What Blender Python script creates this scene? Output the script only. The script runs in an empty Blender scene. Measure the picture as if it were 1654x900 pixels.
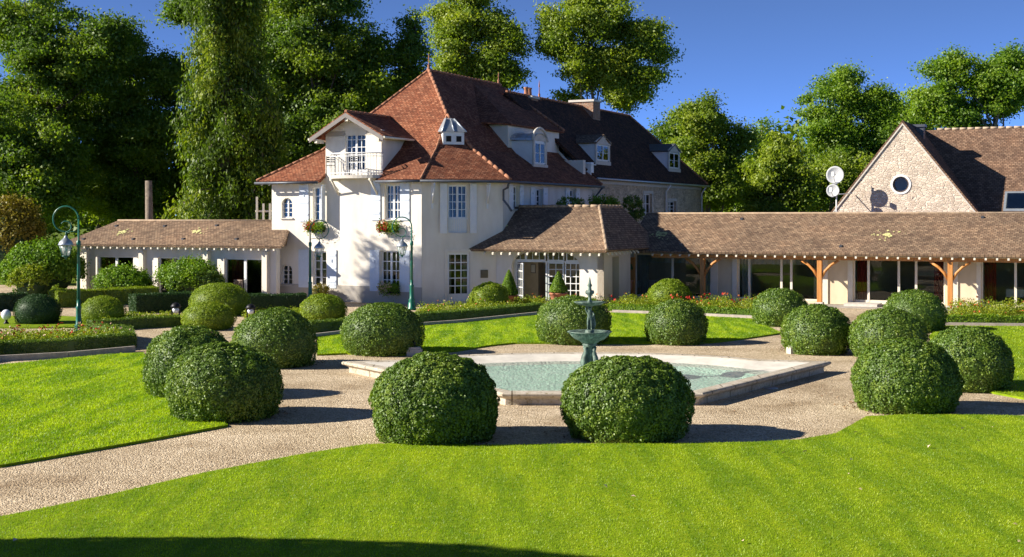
import bpy, math, random
import numpy as np
from mathutils import Vector, Matrix, Quaternion

# ------------------------------------------------------------------ camera, sky, sun, exposure
scene = bpy.context.scene
COL = scene.collection
FPX, HPX, VPX, CAMZ = 2100.0, 827.0, 352.0, 3.8      # focal length, principal column and horizon row of a 1654 px wide picture
cam_data = bpy.data.cameras.new('camera')
cam = bpy.data.objects.new('camera', cam_data)
COL.objects.link(cam)
cam.location = (0, 0, CAMZ)
cam.rotation_euler = (math.radians(90), 0, 0)
cam_data.sensor_width = 36.0
cam_data.lens = FPX / 1654.0 * 36.0
cam_data.shift_y = -(450.0 - VPX) / 1654.0
cam_data.clip_start = 0.1
cam_data.clip_end = 6000
scene.camera = cam

SUN_EL, SUN_BACK = 27.0, 8.0      # degrees of elevation; degrees the sun stands behind the picture plane on the left
sun_dir = Vector((-math.cos(math.radians(SUN_BACK)) * math.cos(math.radians(SUN_EL)),
                  -math.sin(math.radians(SUN_BACK)) * math.cos(math.radians(SUN_EL)),
                  math.sin(math.radians(SUN_EL))))
world = bpy.data.worlds.new('World')
scene.world = world
world.use_nodes = True
wn = world.node_tree
for n in list(wn.nodes): wn.nodes.remove(n)
sky = wn.nodes.new('ShaderNodeTexSky'); sky.sky_type = 'NISHITA'; sky.sun_disc = False
sky.sun_elevation = math.radians(SUN_EL)
sky.sun_rotation = math.atan2(sun_dir.x, sun_dir.y) % (2 * math.pi)
sky.altitude = 16000; sky.air_density = 0.9; sky.dust_density = 7.0; sky.ozone_density = 3.0
bg = wn.nodes.new('ShaderNodeBackground'); bg.inputs['Strength'].default_value = 0.15
wo = wn.nodes.new('ShaderNodeOutputWorld')
wn.links.new(sky.outputs[0], bg.inputs['Color']); wn.links.new(bg.outputs[0], wo.inputs['Surface'])
sl = bpy.data.lights.new('sun', 'SUN'); sl.energy = 4.0; sl.angle = math.radians(0.5); sl.color = (1.0, 0.92, 0.80)
sun = bpy.data.objects.new('sun', sl); COL.objects.link(sun)
sun.rotation_euler = sun_dir.to_track_quat('Z', 'Y').to_euler()
sun.location = (-40, -10, 40)
scene.cycles.max_bounces = 12; scene.cycles.diffuse_bounces = 8; scene.cycles.transparent_max_bounces = 16
vs = scene.view_settings
vs.view_transform = 'Standard'; vs.look = 'None'; vs.exposure = 1.28; vs.gamma = 1.0; vs.use_curve_mapping = False

# ------------------------------------------------------------------ helpers
def px(x, y, D):
    "a point seen at picture position x, y, standing D metres away"
    return Vector(((x - HPX) / FPX * D, D, CAMZ + (VPX - y) / FPX * D))
def gd(x, y, z=0.0):
    "the ground point (height z) seen at picture position x, y"
    D = (CAMZ - z) * FPX / (y - VPX)
    return Vector(((x - HPX) / FPX * D, D, z))

HB = Vector((-3.94, 57.0, 0)); HANG = math.radians(-26)
E1 = Vector((math.cos(HANG), math.sin(HANG), 0)); E2 = Vector((-math.sin(HANG), math.cos(HANG), 0))
def H(a, b, z=0.0):
    return HB + E1 * a + E2 * b + Vector((0, 0, z))
def hz(a, b, y):
    "height seen at picture row y above the house point a, b"
    return CAMZ + (VPX - y) / FPX * H(a, b).y
def ha(x, b):
    "house coordinate a on the plane b seen in picture column x"
    k = (x - HPX) / FPX
    return (k * (HB.y + E2.y * b) - HB.x - E2.x * b) / (E1.x - k * E1.y)
def hb(x, a):
    k = (x - HPX) / FPX
    return (k * (HB.y + E1.y * a) - HB.x - E1.x * a) / (E2.x - k * E2.y)

def tag(o, label=None, cat=None, group=None, kind=None):
    if label: o['label'] = label
    if cat: o['category'] = cat
    if group: o['group'] = group
    if kind: o['kind'] = kind
    return o
def empty(name, loc=(0, 0, 0), rz=0.0, parent=None):
    o = bpy.data.objects.new(name, None); COL.objects.link(o)
    o.location = loc; o.rotation_euler = (0, 0, rz); o.empty_display_size = 0.3
    if parent: o.parent = parent
    return o
def kids(o): return [c for c in bpy.data.objects if c.parent == o]
def copy_tree(o, parent=None):
    c = o.copy(); COL.objects.link(c); c.parent = parent
    for ch in kids(o): copy_tree(ch, c)
    return c
def link_mesh(name, me, parent=None, loc=None, rz=None):
    o = bpy.data.objects.new(name, me); COL.objects.link(o)
    if parent: o.parent = parent
    if loc is not None: o.location = loc
    if rz is not None: o.rotation_euler = (0, 0, rz)
    return o

class MB:
    "collects faces for one mesh; texture coordinates are metres along and up each face"
    def __init__(s): s.v = []; s.f = []; s.mi = []; s.sm = []
    def face(s, pts, mi=0, smooth=False):
        n = len(s.v); s.v += [tuple(p) for p in pts]; s.f.append(list(range(n, n + len(pts)))); s.mi.append(mi); s.sm.append(smooth); return s
    def box(s, x0, x1, y0, y1, z0, z1, mi=0):
        if x0 > x1: x0, x1 = x1, x0
        if y0 > y1: y0, y1 = y1, y0
        if z0 > z1: z0, z1 = z1, z0
        n = len(s.v)
        s.v += [(x0, y0, z0), (x1, y0, z0), (x1, y1, z0), (x0, y1, z0), (x0, y0, z1), (x1, y0, z1), (x1, y1, z1), (x0, y1, z1)]
        for f in ((0, 3, 2, 1), (4, 5, 6, 7), (0, 1, 5, 4), (1, 2, 6, 5), (2, 3, 7, 6), (3, 0, 4, 7)):
            s.f.append([n + i for i in f]); s.mi.append(mi); s.sm.append(False)
        return s
    def prism(s, poly, z0, z1, mi=0):
        "poly: 2-D points counter-clockwise"
        k = len(poly)
        s.face([(p[0], p[1], z1) for p in poly], mi); s.face([(p[0], p[1], z0) for p in reversed(poly)], mi)
        for i in range(k):
            p, q = poly[i], poly[(i + 1) % k]
            s.face([(p[0], p[1], z0), (q[0], q[1], z0), (q[0], q[1], z1), (p[0], p[1], z1)], mi)
        return s
    def slab(s, pts, th, mi=0):
        "a sloping plate: pts is its top, counter-clockwise seen from above"
        pts = [Vector(p) for p in pts]; k = len(pts)
        n = Vector((0, 0, 0))
        for i in range(k): n += pts[i].cross(pts[(i + 1) % k])
        n.normalize()
        if n.z < 0: pts.reverse(); n = -n
        low = [p - n * th for p in pts]
        s.face(pts, mi); s.face(list(reversed(low)), mi)
        for i in range(k):
            j = (i + 1) % k
            s.face([low[i], low[j], pts[j], pts[i]], mi)
        return s
    def tube(s, pts, r, seg=8, mi=0, cap=True):
        pts = [Vector(p) for p in pts]; k = len(pts)
        rr = r if isinstance(r, (list, tuple)) else [r] * k
        base = len(s.v); up = None
        for i, p in enumerate(pts):
            t = (pts[min(i + 1, k - 1)] - pts[max(i - 1, 0)]).normalized()
            if up is None:
                up = t.orthogonal().normalized()
            else:
                up = (up - t * up.dot(t))
                up = up.normalized() if up.length > 1e-6 else t.orthogonal().normalized()
            w = t.cross(up)
            for j in range(seg):
                a = 2 * math.pi * j / seg
                s.v.append(tuple(p + (up * math.cos(a) + w * math.sin(a)) * rr[i]))
        for i in range(k - 1):
            for j in range(seg):
                a, b = base + i * seg + j, base + i * seg + (j + 1) % seg
                s.f.append([a, b, b + seg, a + seg]); s.mi.append(mi); s.sm.append(True)
        if cap:
            s.f.append([base + j for j in reversed(range(seg))]); s.mi.append(mi); s.sm.append(False)
            s.f.append([base + (k - 1) * seg + j for j in range(seg)]); s.mi.append(mi); s.sm.append(False)
        return s
    def bar(s, p, q, w, mi=0):
        return s.tube([p, q], w * 0.7071, 4, mi)
    def lathe(s, prof, c=(0, 0, 0), seg=16, mi=0, wob=0.0, lobes=0):
        "prof: (radius, height) from bottom to top"
        base = len(s.v)
        for (r, z) in prof:
            for j in range(seg):
                a = 2 * math.pi * j / seg
                q = r * (1 + wob * math.cos(lobes * a)) if lobes else r
                s.v.append((c[0] + q * math.cos(a), c[1] + q * math.sin(a), c[2] + z))
        for i in range(len(prof) - 1):
            for j in range(seg):
                a, b = base + i * seg + j, base + i * seg + (j + 1) % seg
                s.f.append([a, b, b + seg, a + seg]); s.mi.append(mi); s.sm.append(True)
        s.f.append([base + j for j in reversed(range(seg))]); s.mi.append(mi); s.sm.append(False)
        s.f.append([base + (len(prof) - 1) * seg + j for j in range(seg)]); s.mi.append(mi); s.sm.append(False)
        return s
    def ball(s, c, rx, ry, rz, seg=10, ring=7, mi=0):
        prof = []
        base = len(s.v)
        for i in range(ring + 1):
            t = math.pi * i / ring
            for j in range(seg):
                a = 2 * math.pi * j / seg
                s.v.append((c[0] + rx * max(math.sin(t), 1e-3) * math.cos(a), c[1] + ry * max(math.sin(t), 1e-3) * math.sin(a), c[2] - rz * math.cos(t)))
        for i in range(ring):
            for j in range(seg):
                a, b = base + i * seg + j, base + i * seg + (j + 1) % seg
                s.f.append([a, b, b + seg, a + seg]); s.mi.append(mi); s.sm.append(True)
        return s
    def wall(s, x0, x1, z0, z1, holes, th=0.3, y=0.0, mi=0, reveal=None):
        "a wall whose face is y, seen from -y, with rectangular openings (xa, xb, za, zb)"
        xs = sorted(set([x0, x1] + [h[0] for h in holes] + [h[1] for h in holes]))
        zs = sorted(set([z0, z1] + [h[2] for h in holes] + [h[3] for h in holes]))
        def solid(i, j):
            if i < 0 or j < 0 or i >= len(xs) - 1 or j >= len(zs) - 1: return False
            cx, cz = (xs[i] + xs[i + 1]) / 2, (zs[j] + zs[j + 1]) / 2
            return not any(h[0] < cx < h[1] and h[2] < cz < h[3] for h in holes)
        rv = mi if reveal is None else reveal
        Y = y + th
        for i in range(len(xs) - 1):
            for j in range(len(zs) - 1):
                if not solid(i, j): continue
                a, b, c, d = xs[i], xs[i + 1], zs[j], zs[j + 1]
                s.face([(a, y, c), (b, y, c), (b, y, d), (a, y, d)], mi)
                s.face([(b, Y, c), (a, Y, c), (a, Y, d), (b, Y, d)], mi)
                if not solid(i - 1, j): s.face([(a, Y, c), (a, y, c), (a, y, d), (a, Y, d)], rv)
                if not solid(i + 1, j): s.face([(b, y, c), (b, Y, c), (b, Y, d), (b, y, d)], rv)
                if not solid(i, j - 1): s.face([(a, Y, c), (b, Y, c), (b, y, c), (a, y, c)], rv)
                if not solid(i, j + 1): s.face([(a, y, d), (b, y, d), (b, Y, d), (a, Y, d)], rv)
        return s
    def build(s, name, mats, parent=None, loc=None, rz=None):
        me = bpy.data.meshes.new(name)
        me.from_pydata(s.v, [], s.f)
        if not isinstance(mats, (list, tuple)): mats = [mats]
        for m in mats: me.materials.append(m)
        me.polygons.foreach_set('material_index', s.mi)
        me.polygons.foreach_set('use_smooth', s.sm)
        uvl = me.uv_layers.new(name='UVMap')
        uv = np.zeros((len(me.loops), 2), dtype=np.float32)
        for p in me.polygons:
            n = p.normal
            if abs(n.z) > 0.999: u = Vector((1, 0, 0))
            else: u = Vector((-n.y, n.x, 0)).normalized()
            w = n.cross(u)
            for li in p.loop_indices:
                co = me.vertices[me.loops[li].vertex_index].co
                uv[li] = (co.dot(u), co.dot(w))
        uvl.data.foreach_set('uv', uv.ravel())
        me.update()
        return link_mesh(name, me, parent, loc, rz)

def quads_mesh(name, co, mats, mi=None, col=None):
    "co: N x k x 3 array, one k-gon per row"
    N, k = co.shape[0], co.shape[1]
    me = bpy.data.meshes.new(name)
    me.vertices.add(N * k); me.vertices.foreach_set('co', co.reshape(-1).astype(np.float32))
    me.loops.add(N * k); me.loops.foreach_set('vertex_index', np.arange(N * k, dtype=np.int32))
    me.polygons.add(N)
    me.polygons.foreach_set('loop_start', np.arange(0, N * k, k, dtype=np.int32))
    me.polygons.foreach_set('loop_total', np.full(N, k, dtype=np.int32))
    if not isinstance(mats, (list, tuple)): mats = [mats]
    for m in mats: me.materials.append(m)
    if mi is not None: me.polygons.foreach_set('material_index', mi.astype(np.int32))
    if col is not None:
        at = me.attributes.new('tint', 'FLOAT', 'FACE'); at.data.foreach_set('value', col.astype(np.float32))
    me.update(); me.validate()
    return me

def leaves(pos, nrm, L, W, rng, jitter=0.6, droop=None):
    "leaf-shaped quads: base, side, tip, side"
    N = len(pos)
    n = nrm + rng.normal(0, jitter, (N, 3)); n /= np.linalg.norm(n, axis=1)[:, None] + 1e-9
    t = rng.normal(0, 1, (N, 3))
    if droop is not None: t = t * 0.35 + np.array([0, 0, -1.0]) * droop
    t -= n * np.sum(t * n, axis=1)[:, None]; t /= np.linalg.norm(t, axis=1)[:, None] + 1e-9
    s = np.cross(n, t)
    sc = rng.uniform(0.7, 1.25, N)[:, None]
    l, w = L * sc, W * sc
    fold = n * (w * 0.25)
    return np.stack([pos - t * l * .5, pos + s * w * .5 + fold - t * l * .05, pos + t * l * .5, pos - s * w * .5 + fold - t * l * .05], axis=1)

# ------------------------------------------------------------------ materials
MATS = {}
def mat(name):
    m = bpy.data.materials.new(name); m.use_nodes = True; MATS[name] = m
    nt = m.node_tree; b = nt.nodes['Principled BSDF']
    return m, nt, b
def nd(nt, t, **kw):
    n = nt.nodes.new(t)
    for k, v in kw.items():
        if k.startswith('i_'): n.inputs[k[2:].replace('_', ' ')].default_value = v
        else: setattr(n, k, v)
    return n
def ramp(nt, src, stops):
    r = nt.nodes.new('ShaderNodeValToRGB')
    el = r.color_ramp.elements
    while len(el) > 1: el.remove(el[-1])
    el[0].position = stops[0][0]; el[0].color = (*stops[0][1], 1)
    for p, c in stops[1:]:
        e = el.new(p); e.color = (*c, 1)
    nt.links.new(src, r.inputs['Fac']); return r
def bump(nt, b, h, strength=0.3, dist=0.02):
    bp = nd(nt, 'ShaderNodeBump'); bp.inputs['Strength'].default_value = strength; bp.inputs['Distance'].default_value = dist
    nt.links.new(h, bp.inputs['Height']); nt.links.new(bp.outputs[0], b.inputs['Normal'])
def noise(nt, vec, scale, detail=4, rough=0.6):
    n = nd(nt, 'ShaderNodeTexNoise'); n.inputs['Scale'].default_value = scale; n.inputs['Detail'].default_value = detail
    n.inputs['Roughness'].default_value = rough
    if vec is not None: nt.links.new(vec, n.inputs['Vector'])
    return n
def mixc(nt, fac, a, b, mode='MIX'):
    m = nt.nodes.new('ShaderNodeMix'); m.data_type = 'RGBA'; m.blend_type = mode
    def put(sock, v):
        if hasattr(v, 'links') or isinstance(v, bpy.types.NodeSocket): nt.links.new(v, sock)
        elif isinstance(v, (int, float)): sock.default_value = v
        else: sock.default_value = (*v, 1)
    put(m.inputs[0], fac); put(m.inputs[6], a); put(m.inputs[7], b)
    return m.outputs[2]
def coords(nt, kind='Object'):
    return nd(nt, 'ShaderNodeTexCoord').outputs[kind]
def plain(name, c, rough=0.6, metal=0.0, var=0.12, scale=6.0, bmp=0.0):
    m, nt, b = mat(name)
    n = noise(nt, coords(nt), scale)
    r = ramp(nt, n.outputs['Fac'], [(0.3, tuple(x * (1 - var) for x in c)), (0.7, tuple(min(1, x * (1 + var)) for x in c))])
    nt.links.new(r.outputs[0], b.inputs['Base Color'])
    b.inputs['Roughness'].default_value = rough; b.inputs['Metallic'].default_value = metal
    if bmp: bump(nt, b, n.outputs['Fac'], bmp, 0.01)
    return m

def plaster(name, c):
    m, nt, b = mat(name); v = coords(nt)
    n1 = noise(nt, v, 0.7, 5); n2 = noise(nt, v, 30, 3)
    w = nd(nt, 'ShaderNodeMapping'); w.inputs['Scale'].default_value = (1.1, 1.1, 0.35); nt.links.new(v, w.inputs['Vector'])
    n3 = noise(nt, w.outputs[0], 1.2, 4)
    r1 = ramp(nt, n1.outputs['Fac'], [(0.3, tuple(x * .9 for x in c)), (0.7, c)])
    r3 = ramp(nt, n3.outputs['Fac'], [(0.34, (.86, .83, .78)), (0.6, (1, 1, 1))])
    nt.links.new(mixc(nt, 0.8, r1.outputs[0], r3.outputs[0], 'MULTIPLY'), b.inputs['Base Color'])
    b.inputs['Roughness'].default_value = 0.9
    bump(nt, b, n2.outputs['Fac'], 0.25, 0.008); return m

def tiles(name, c1, c2, c3, tw=0.17, th=0.115, patch=None, lich=0.0):
    "flat clay tiles in courses; UV are metres along and up the slope"
    m, nt, b = mat(name); uv = coords(nt, 'UV'); ob = coords(nt)
    br = nd(nt, 'ShaderNodeTexBrick', offset=0.5)
    br.inputs['Scale'].default_value = 1.0
    br.inputs['Brick Width'].default_value = tw; br.inputs['Row Height'].default_value = th
    br.inputs['Mortar Size'].default_value = 0.012; br.inputs['Mortar Smooth'].default_value = 0.3
    br.inputs['Bias'].default_value = 0.0
    br.inputs['Color1'].default_value = (0, 0, 0, 1); br.inputs['Color2'].default_value = (1, 1, 1, 1); br.inputs['Mortar'].default_value = (0.5, .5, .5, 1)
    nt.links.new(uv, br.inputs['Vector'])
    r = ramp(nt, br.outputs['Color'], [(0.0, c1), (0.5, c2), (1.0, c3)])
    n1 = noise(nt, ob, 0.45, 6, 0.7)
    r1 = ramp(nt, n1.outputs['Fac'], [(0.32, (.62, .6, .6)), (0.5, (.95, .93, .9)), (0.7, (1.25, 1.15, 1.05))])
    c = mixc(nt, 0.85, r.outputs[0], r1.outputs[0], 'MULTIPLY')
    n2 = noise(nt, ob, 3.5, 5, 0.75)
    r2 = ramp(nt, n2.outputs['Fac'], [(0.42, (.7, .7, .72)), (0.6, (1.12, 1.1, 1.05))])
    c = mixc(nt, 0.8, c, r2.outputs[0], 'MULTIPLY')
    if lich:
        n4 = noise(nt, ob, 9, 4, 0.7)
        r4 = ramp(nt, n4.outputs['Fac'], [(0.60, (0, 0, 0)), (0.70, (lich, lich, lich))])
        c = mixc(nt, r4.outputs[0], c, (.34, .33, .22))
    c = mixc(nt, br.outputs['Fac'], c, tuple(x * .35 for x in c1))
    nt.links.new(c, b.inputs['Base Color'])
    b.inputs['Roughness'].default_value = 0.9; b.inputs['Specular IOR Level'].default_value = 0.15
    # each course is thicker at its lower edge
    sp = nd(nt, 'ShaderNodeSeparateXYZ'); nt.links.new(uv, sp.inputs[0])
    mu = nd(nt, 'ShaderNodeMath', operation='MULTIPLY'); mu.inputs[1].default_value = 1 / th; nt.links.new(sp.outputs['Y'], mu.inputs[0])
    fr = nd(nt, 'ShaderNodeMath', operation='FRACT'); nt.links.new(mu.outputs[0], fr.inputs[0])
    inv = nd(nt, 'ShaderNodeMath', operation='SUBTRACT'); inv.inputs[0].default_value = 1; nt.links.new(fr.outputs[0], inv.inputs[1])
    ad = nd(nt, 'ShaderNodeMath', operation='ADD'); nt.links.new(inv.outputs[0], ad.inputs[0])
    sc = nd(nt, 'ShaderNodeMath', operation='MULTIPLY'); sc.inputs[1].default_value = 0.6; nt.links.new(br.outputs['Color'], sc.inputs[0])
    nt.links.new(sc.outputs[0], ad.inputs[1])
    bump(nt, b, ad.outputs[0], 0.55, 0.03); return m

def stone(name, c1, c2, mortar, sc=3.6, rel=0.6):
    m, nt, b = mat(name); uv = coords(nt, 'UV')
    mp = nd(nt, 'ShaderNodeMapping'); mp.inputs['Scale'].default_value = (1, 1.9, 1); nt.links.new(uv, mp.inputs['Vector'])
    nz = noise(nt, uv, 3, 3)
    ad = mixc(nt, 0.06, mp.outputs[0], nz.outputs['Color'])
    vo = nd(nt, 'ShaderNodeTexVoronoi', feature='F1'); vo.inputs['Scale'].default_value = sc; nt.links.new(ad, vo.inputs['Vector'])
    ve = nd(nt, 'ShaderNodeTexVoronoi', feature='DISTANCE_TO_EDGE'); ve.inputs['Scale'].default_value = sc; nt.links.new(ad, ve.inputs['Vector'])
    sx = nd(nt, 'ShaderNodeSeparateColor'); nt.links.new(vo.outputs['Color'], sx.inputs[0])
    r = ramp(nt, sx.outputs[0], [(0, c1), (1, c2)])
    re = ramp(nt, ve.outputs['Distance'], [(0.02, (0, 0, 0)), (0.10, (1, 1, 1))])
    c = mixc(nt, re.outputs[0], mortar, r.outputs[0])
    n2 = noise(nt, uv, 1.2, 5)
    r2 = ramp(nt, n2.outputs['Fac'], [(0.35, (.8, .78, .75)), (0.65, (1.05, 1.03, 1))])
    nt.links.new(mixc(nt, 1.0, c, r2.outputs[0], 'MULTIPLY'), b.inputs['Base Color'])
    b.inputs['Roughness'].default_value = 0.92
    n3 = noise(nt, uv, 25, 3)
    hh = mixc(nt, 0.25, re.outputs[0], n3.outputs['Color'])
    bump(nt, b, hh, min(1, rel), 0.06); return m

def foliage(name, c, warm, trans=0.35, gloss=0.02, rough=0.5, scale=0.35):
    "leaf material: two hues mixed by a field in space and by leaf, light passes through"
    m = bpy.data.materials.new(name); m.use_nodes = True; MATS[name] = m; nt = m.node_tree
    for n in list(nt.nodes): nt.nodes.remove(n)
    out = nd(nt, 'ShaderNodeOutputMaterial')
    at = nd(nt, 'ShaderNodeAttribute', attribute_name='tint')
    nz = noise(nt, coords(nt), scale, 3)
    ad = nd(nt, 'ShaderNodeMath', operation='ADD'); nt.links.new(at.outputs['Fac'], ad.inputs[0]); nt.links.new(nz.outputs['Fac'], ad.inputs[1])
    mu = nd(nt, 'ShaderNodeMath', operation='MULTIPLY'); mu.inputs[1].default_value = 0.6; nt.links.new(ad.outputs[0], mu.inputs[0])
    dark = tuple(x * .62 for x in c)
    r = ramp(nt, mu.outputs[0], [(0.2, dark), (0.55, c), (0.85, warm)])
    colr = r.outputs[0]
    if name == 'grass_blades':      # mower passes and worn patches
        mp = nd(nt, 'ShaderNodeMapping'); mp.inputs['Scale'].default_value = (1.5, .22, 1); nt.links.new(coords(nt), mp.inputs['Vector'])
        g1 = noise(nt, mp.outputs[0], 1.4, 4, .6); g2 = noise(nt, coords(nt), .9, 5, .7); g3 = noise(nt, coords(nt), 5.5, 4, .7)
        q1 = ramp(nt, g1.outputs['Fac'], [(.42, (.60, .72, .62)), (.54, (1.08, 1.05, 1.0))])
        q2 = ramp(nt, g2.outputs['Fac'], [(.32, (.78, .86, .8)), (.5, (1, 1, 1)), (.7, (1.22, 1.08, 1.2))])
        q3 = ramp(nt, g3.outputs['Fac'], [(.32, (.72, .80, .7)), (.55, (1.06, 1.04, 1.0))])
        colr = mixc(nt, 1, mixc(nt, 1, mixc(nt, 1, colr, q1.outputs[0], 'MULTIPLY'), q2.outputs[0], 'MULTIPLY'), q3.outputs[0], 'MULTIPLY')
    df = nd(nt, 'ShaderNodeBsdfDiffuse'); tr = nd(nt, 'ShaderNodeBsdfTranslucent'); gl = nd(nt, 'ShaderNodeBsdfGlossy')
    gloss = .045 if name.startswith('box') else min(gloss, .03); gl.inputs['Roughness'].default_value = rough; gl.inputs['Color'].default_value = (.8, .85, .8, 1)
    nt.links.new(colr, df.inputs['Color'])
    tc = mixc(nt, 1.0, colr, (1.25, 1.35, .55), 'MULTIPLY')
    nt.links.new(tc, tr.inputs['Color'])
    m1 = nd(nt, 'ShaderNodeMixShader'); m1.inputs[0].default_value = trans
    nt.links.new(df.outputs[0], m1.inputs[1]); nt.links.new(tr.outputs[0], m1.inputs[2])
    m2 = nd(nt, 'ShaderNodeMixShader'); m2.inputs[0].default_value = gloss
    nt.links.new(m1.outputs[0], m2.inputs[1]); nt.links.new(gl.outputs[0], m2.inputs[2])
    nt.links.new(m2.outputs[0], out.inputs['Surface'])
    return m

M = {}
M['plaster'] = plaster('cream_plaster', (.84, .79, .70))
M['plaster_pink'] = plaster('pale_pink_plaster', (.84, .78, .68))
M['plaster_wing'] = plaster('wing_plaster', (.72, .61, .43))
M['plinth'] = plaster('plinth_render', (.50, .46, .40))
M['white'] = plain('white_paint', (.78, .78, .77), 0.45, var=.04)
M['shutter'] = plain('shutter_paint', (.66, .72, .79), 0.45, var=.04)
M['cream'] = plain('cream_paint', (.72, .66, .54), 0.6, var=.06)
M['tile_red'] = tiles('red_clay_tiles', (.19, .068, .040), (.29, .112, .062), (.37, .17, .10))
M['tile_dark'] = tiles('dark_clay_tiles', (.045, .026, .020), (.085, .044, .031), (.14, .07, .045))
M['tile_brown'] = tiles('brown_clay_tiles', (.185, .125, .088), (.275, .19, .13), (.37, .265, .18), lich=.5)
M['tile_barn'] = tiles('barn_clay_tiles', (.16, .10, .07), (.235, .15, .105), (.30, .20, .14), lich=.25)
M['ridge'] = plain('ridge_tile_clay', (.34, .15, .08), .85, var=.3, scale=3)
M['ridge_brown'] = plain('brown_ridge_clay', (.33, .24, .16), .85, var=.3, scale=3)
M['ridge_pale'] = plain('pale_ridge_clay', (.42, .32, .22), .85, var=.3, scale=3)
M['zinc'] = plain('zinc_sheet', (.42, .46, .50), .4, .6, var=.1)
M['lead'] = plain('dark_lead', (.09, .10, .12), .5, .4, var=.15)
M['stone_wall'] = stone('rubble_stone', (.48, .37, .26), (.78, .66, .50), (.68, .58, .44), sc=4.5, rel=1.0)
M['stone_pale'] = stone('pale_rubble_stone', (.56, .46, .37), (.80, .70, .58), (.70, .60, .50), sc=5.6, rel=.7)
M['brick'] = stone('chimney_brick', (.30, .14, .08), (.42, .24, .15), (.40, .33, .26), sc=7)
M['stone'] = plain('cut_stone', (.56, .52, .46), .85, var=.12, bmp=.3, scale=8)
M['coping'] = plain('coping_stone', (.50, .44, .35), .85, var=.25, bmp=.5, scale=4)
M['kerb'] = plain('kerb_stone', (.38, .34, .29), .9, var=.2, bmp=.4, scale=5)
M['fascia'] = plain('grey_fascia', (.20, .18, .17), .7)
M['lichen'] = plain('yellow_lichen', (.55, .52, .22), .9, var=.3, scale=12)
M['litter'] = plain('dry_leaves', (.22, .12, .05), .9, var=.4, scale=3)
M['dish_grey'] = plain('dish_enamel', (.52, .53, .54), .5, var=.05)
M['dark'] = plain('unlit_room_black', (.012, .011, .010), .9, var=.1)  # near-black colour stands in for the shade of unlit rooms behind windows
M['inner_wall'] = plain('hall_wall', (.62, .48, .30), .9, var=.08)
M['iron'] = plain('black_iron', (.02, .02, .022), .5, .6)
M['green_paint'] = plain('green_lamp_paint', (.010, .13, .085), .35, var=.15)
M['verdigris'] = plain('verdigris_bronze', (.125, .185, .145), .65, .1, var=.55, scale=14, bmp=.4)
def bronze():
    m, nt, b = mat('verdigris_patina'); v = coords(nt); n = noise(nt, v, 7, 6, .75)
    w = nd(nt, 'ShaderNodeMapping'); w.inputs['Scale'].default_value = (9, 9, 1.2); nt.links.new(v, w.inputs['Vector']); n2 = noise(nt, w.outputs[0], 2, 4)
    r = ramp(nt, n.outputs['Fac'], [(.32, (.045, .07, .055)), (.5, (.11, .17, .135)), (.68, (.24, .34, .27))])
    r2 = ramp(nt, n2.outputs['Fac'], [(.38, (.5, .5, .48)), (.6, (1.1, 1.1, 1.1))])
    nt.links.new(mixc(nt, .85, r.outputs[0], r2.outputs[0], 'MULTIPLY'), b.inputs['Base Color']); b.inputs['Roughness'].default_value = .6; bump(nt, b, n.outputs['Fac'], .6, .02); return m
M['verdigris'] = bronze()
M['terracotta'] = plain('terracotta', (.36, .14, .07), .8, var=.2)
M['globe'] = plain('opal_globe', (.75, .78, .85), .25, var=.02)
M['plaque'] = plain('bronze_plaque', (.16, .12, .07), .4, .5)
M['curtain_red'] = plain('red_curtain', (.30, .03, .02), .8, var=.3, scale=9)
M['curtain'] = plain('net_curtain', (.55, .52, .46), .9, var=.15, scale=9)
M['soil'] = plain('bed_soil', (.06, .045, .03), .95, var=.3, bmp=.4)
M['wood_chair'] = plain('chair_wood', (.30, .22, .16), .6)
M['cloth'] = plain('white_cloth', (.7, .68, .65), .8)

def timber():
    m, nt, b = mat('oiled_oak'); v = coords(nt)
    mp = nd(nt, 'ShaderNodeMapping'); mp.inputs['Scale'].default_value = (14, 14, 0.8); nt.links.new(v, mp.inputs['Vector'])
    n = noise(nt, mp.outputs[0], 1.5, 5)
    r = ramp(nt, n.outputs['Fac'], [(0.3, (.38, .14, .028)), (0.7, (.62, .28, .07))])
    nt.links.new(r.outputs[0], b.inputs['Base Color']); b.inputs['Roughness'].default_value = .55
    bump(nt, b, n.outputs['Fac'], .2, .01); return m
M['timber'] = timber()

def glass():
    "window glass: clear, with mirror reflection by viewing angle and a slight unevenness"
    m = bpy.data.materials.new('window_glass'); m.use_nodes = True; nt = m.node_tree
    for n in list(nt.nodes): nt.nodes.remove(n)
    out = nd(nt, 'ShaderNodeOutputMaterial'); tr = nd(nt, 'ShaderNodeBsdfTransparent'); gl = nd(nt, 'ShaderNodeBsdfGlossy')
    tr.inputs['Color'].default_value = (.80, .84, .82, 1); gl.inputs['Roughness'].default_value = 0.0
    nz = noise(nt, coords(nt), 0.9, 2); bp = nd(nt, 'ShaderNodeBump'); bp.inputs['Strength'].default_value = .04; bp.inputs['Distance'].default_value = .02
    nt.links.new(nz.outputs['Fac'], bp.inputs['Height'])
    fr = nd(nt, 'ShaderNodeFresnel'); fr.inputs['IOR'].default_value = 1.45
    nt.links.new(bp.outputs[0], gl.inputs['Normal'])
    mx = nd(nt, 'ShaderNodeMixShader'); nt.links.new(fr.outputs[0], mx.inputs[0])
    nt.links.new(tr.outputs[0], mx.inputs[1]); nt.links.new(gl.outputs[0], mx.inputs[2]); nt.links.new(mx.outputs[0], out.inputs['Surface'])
    return m
M['glass'] = glass()

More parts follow.
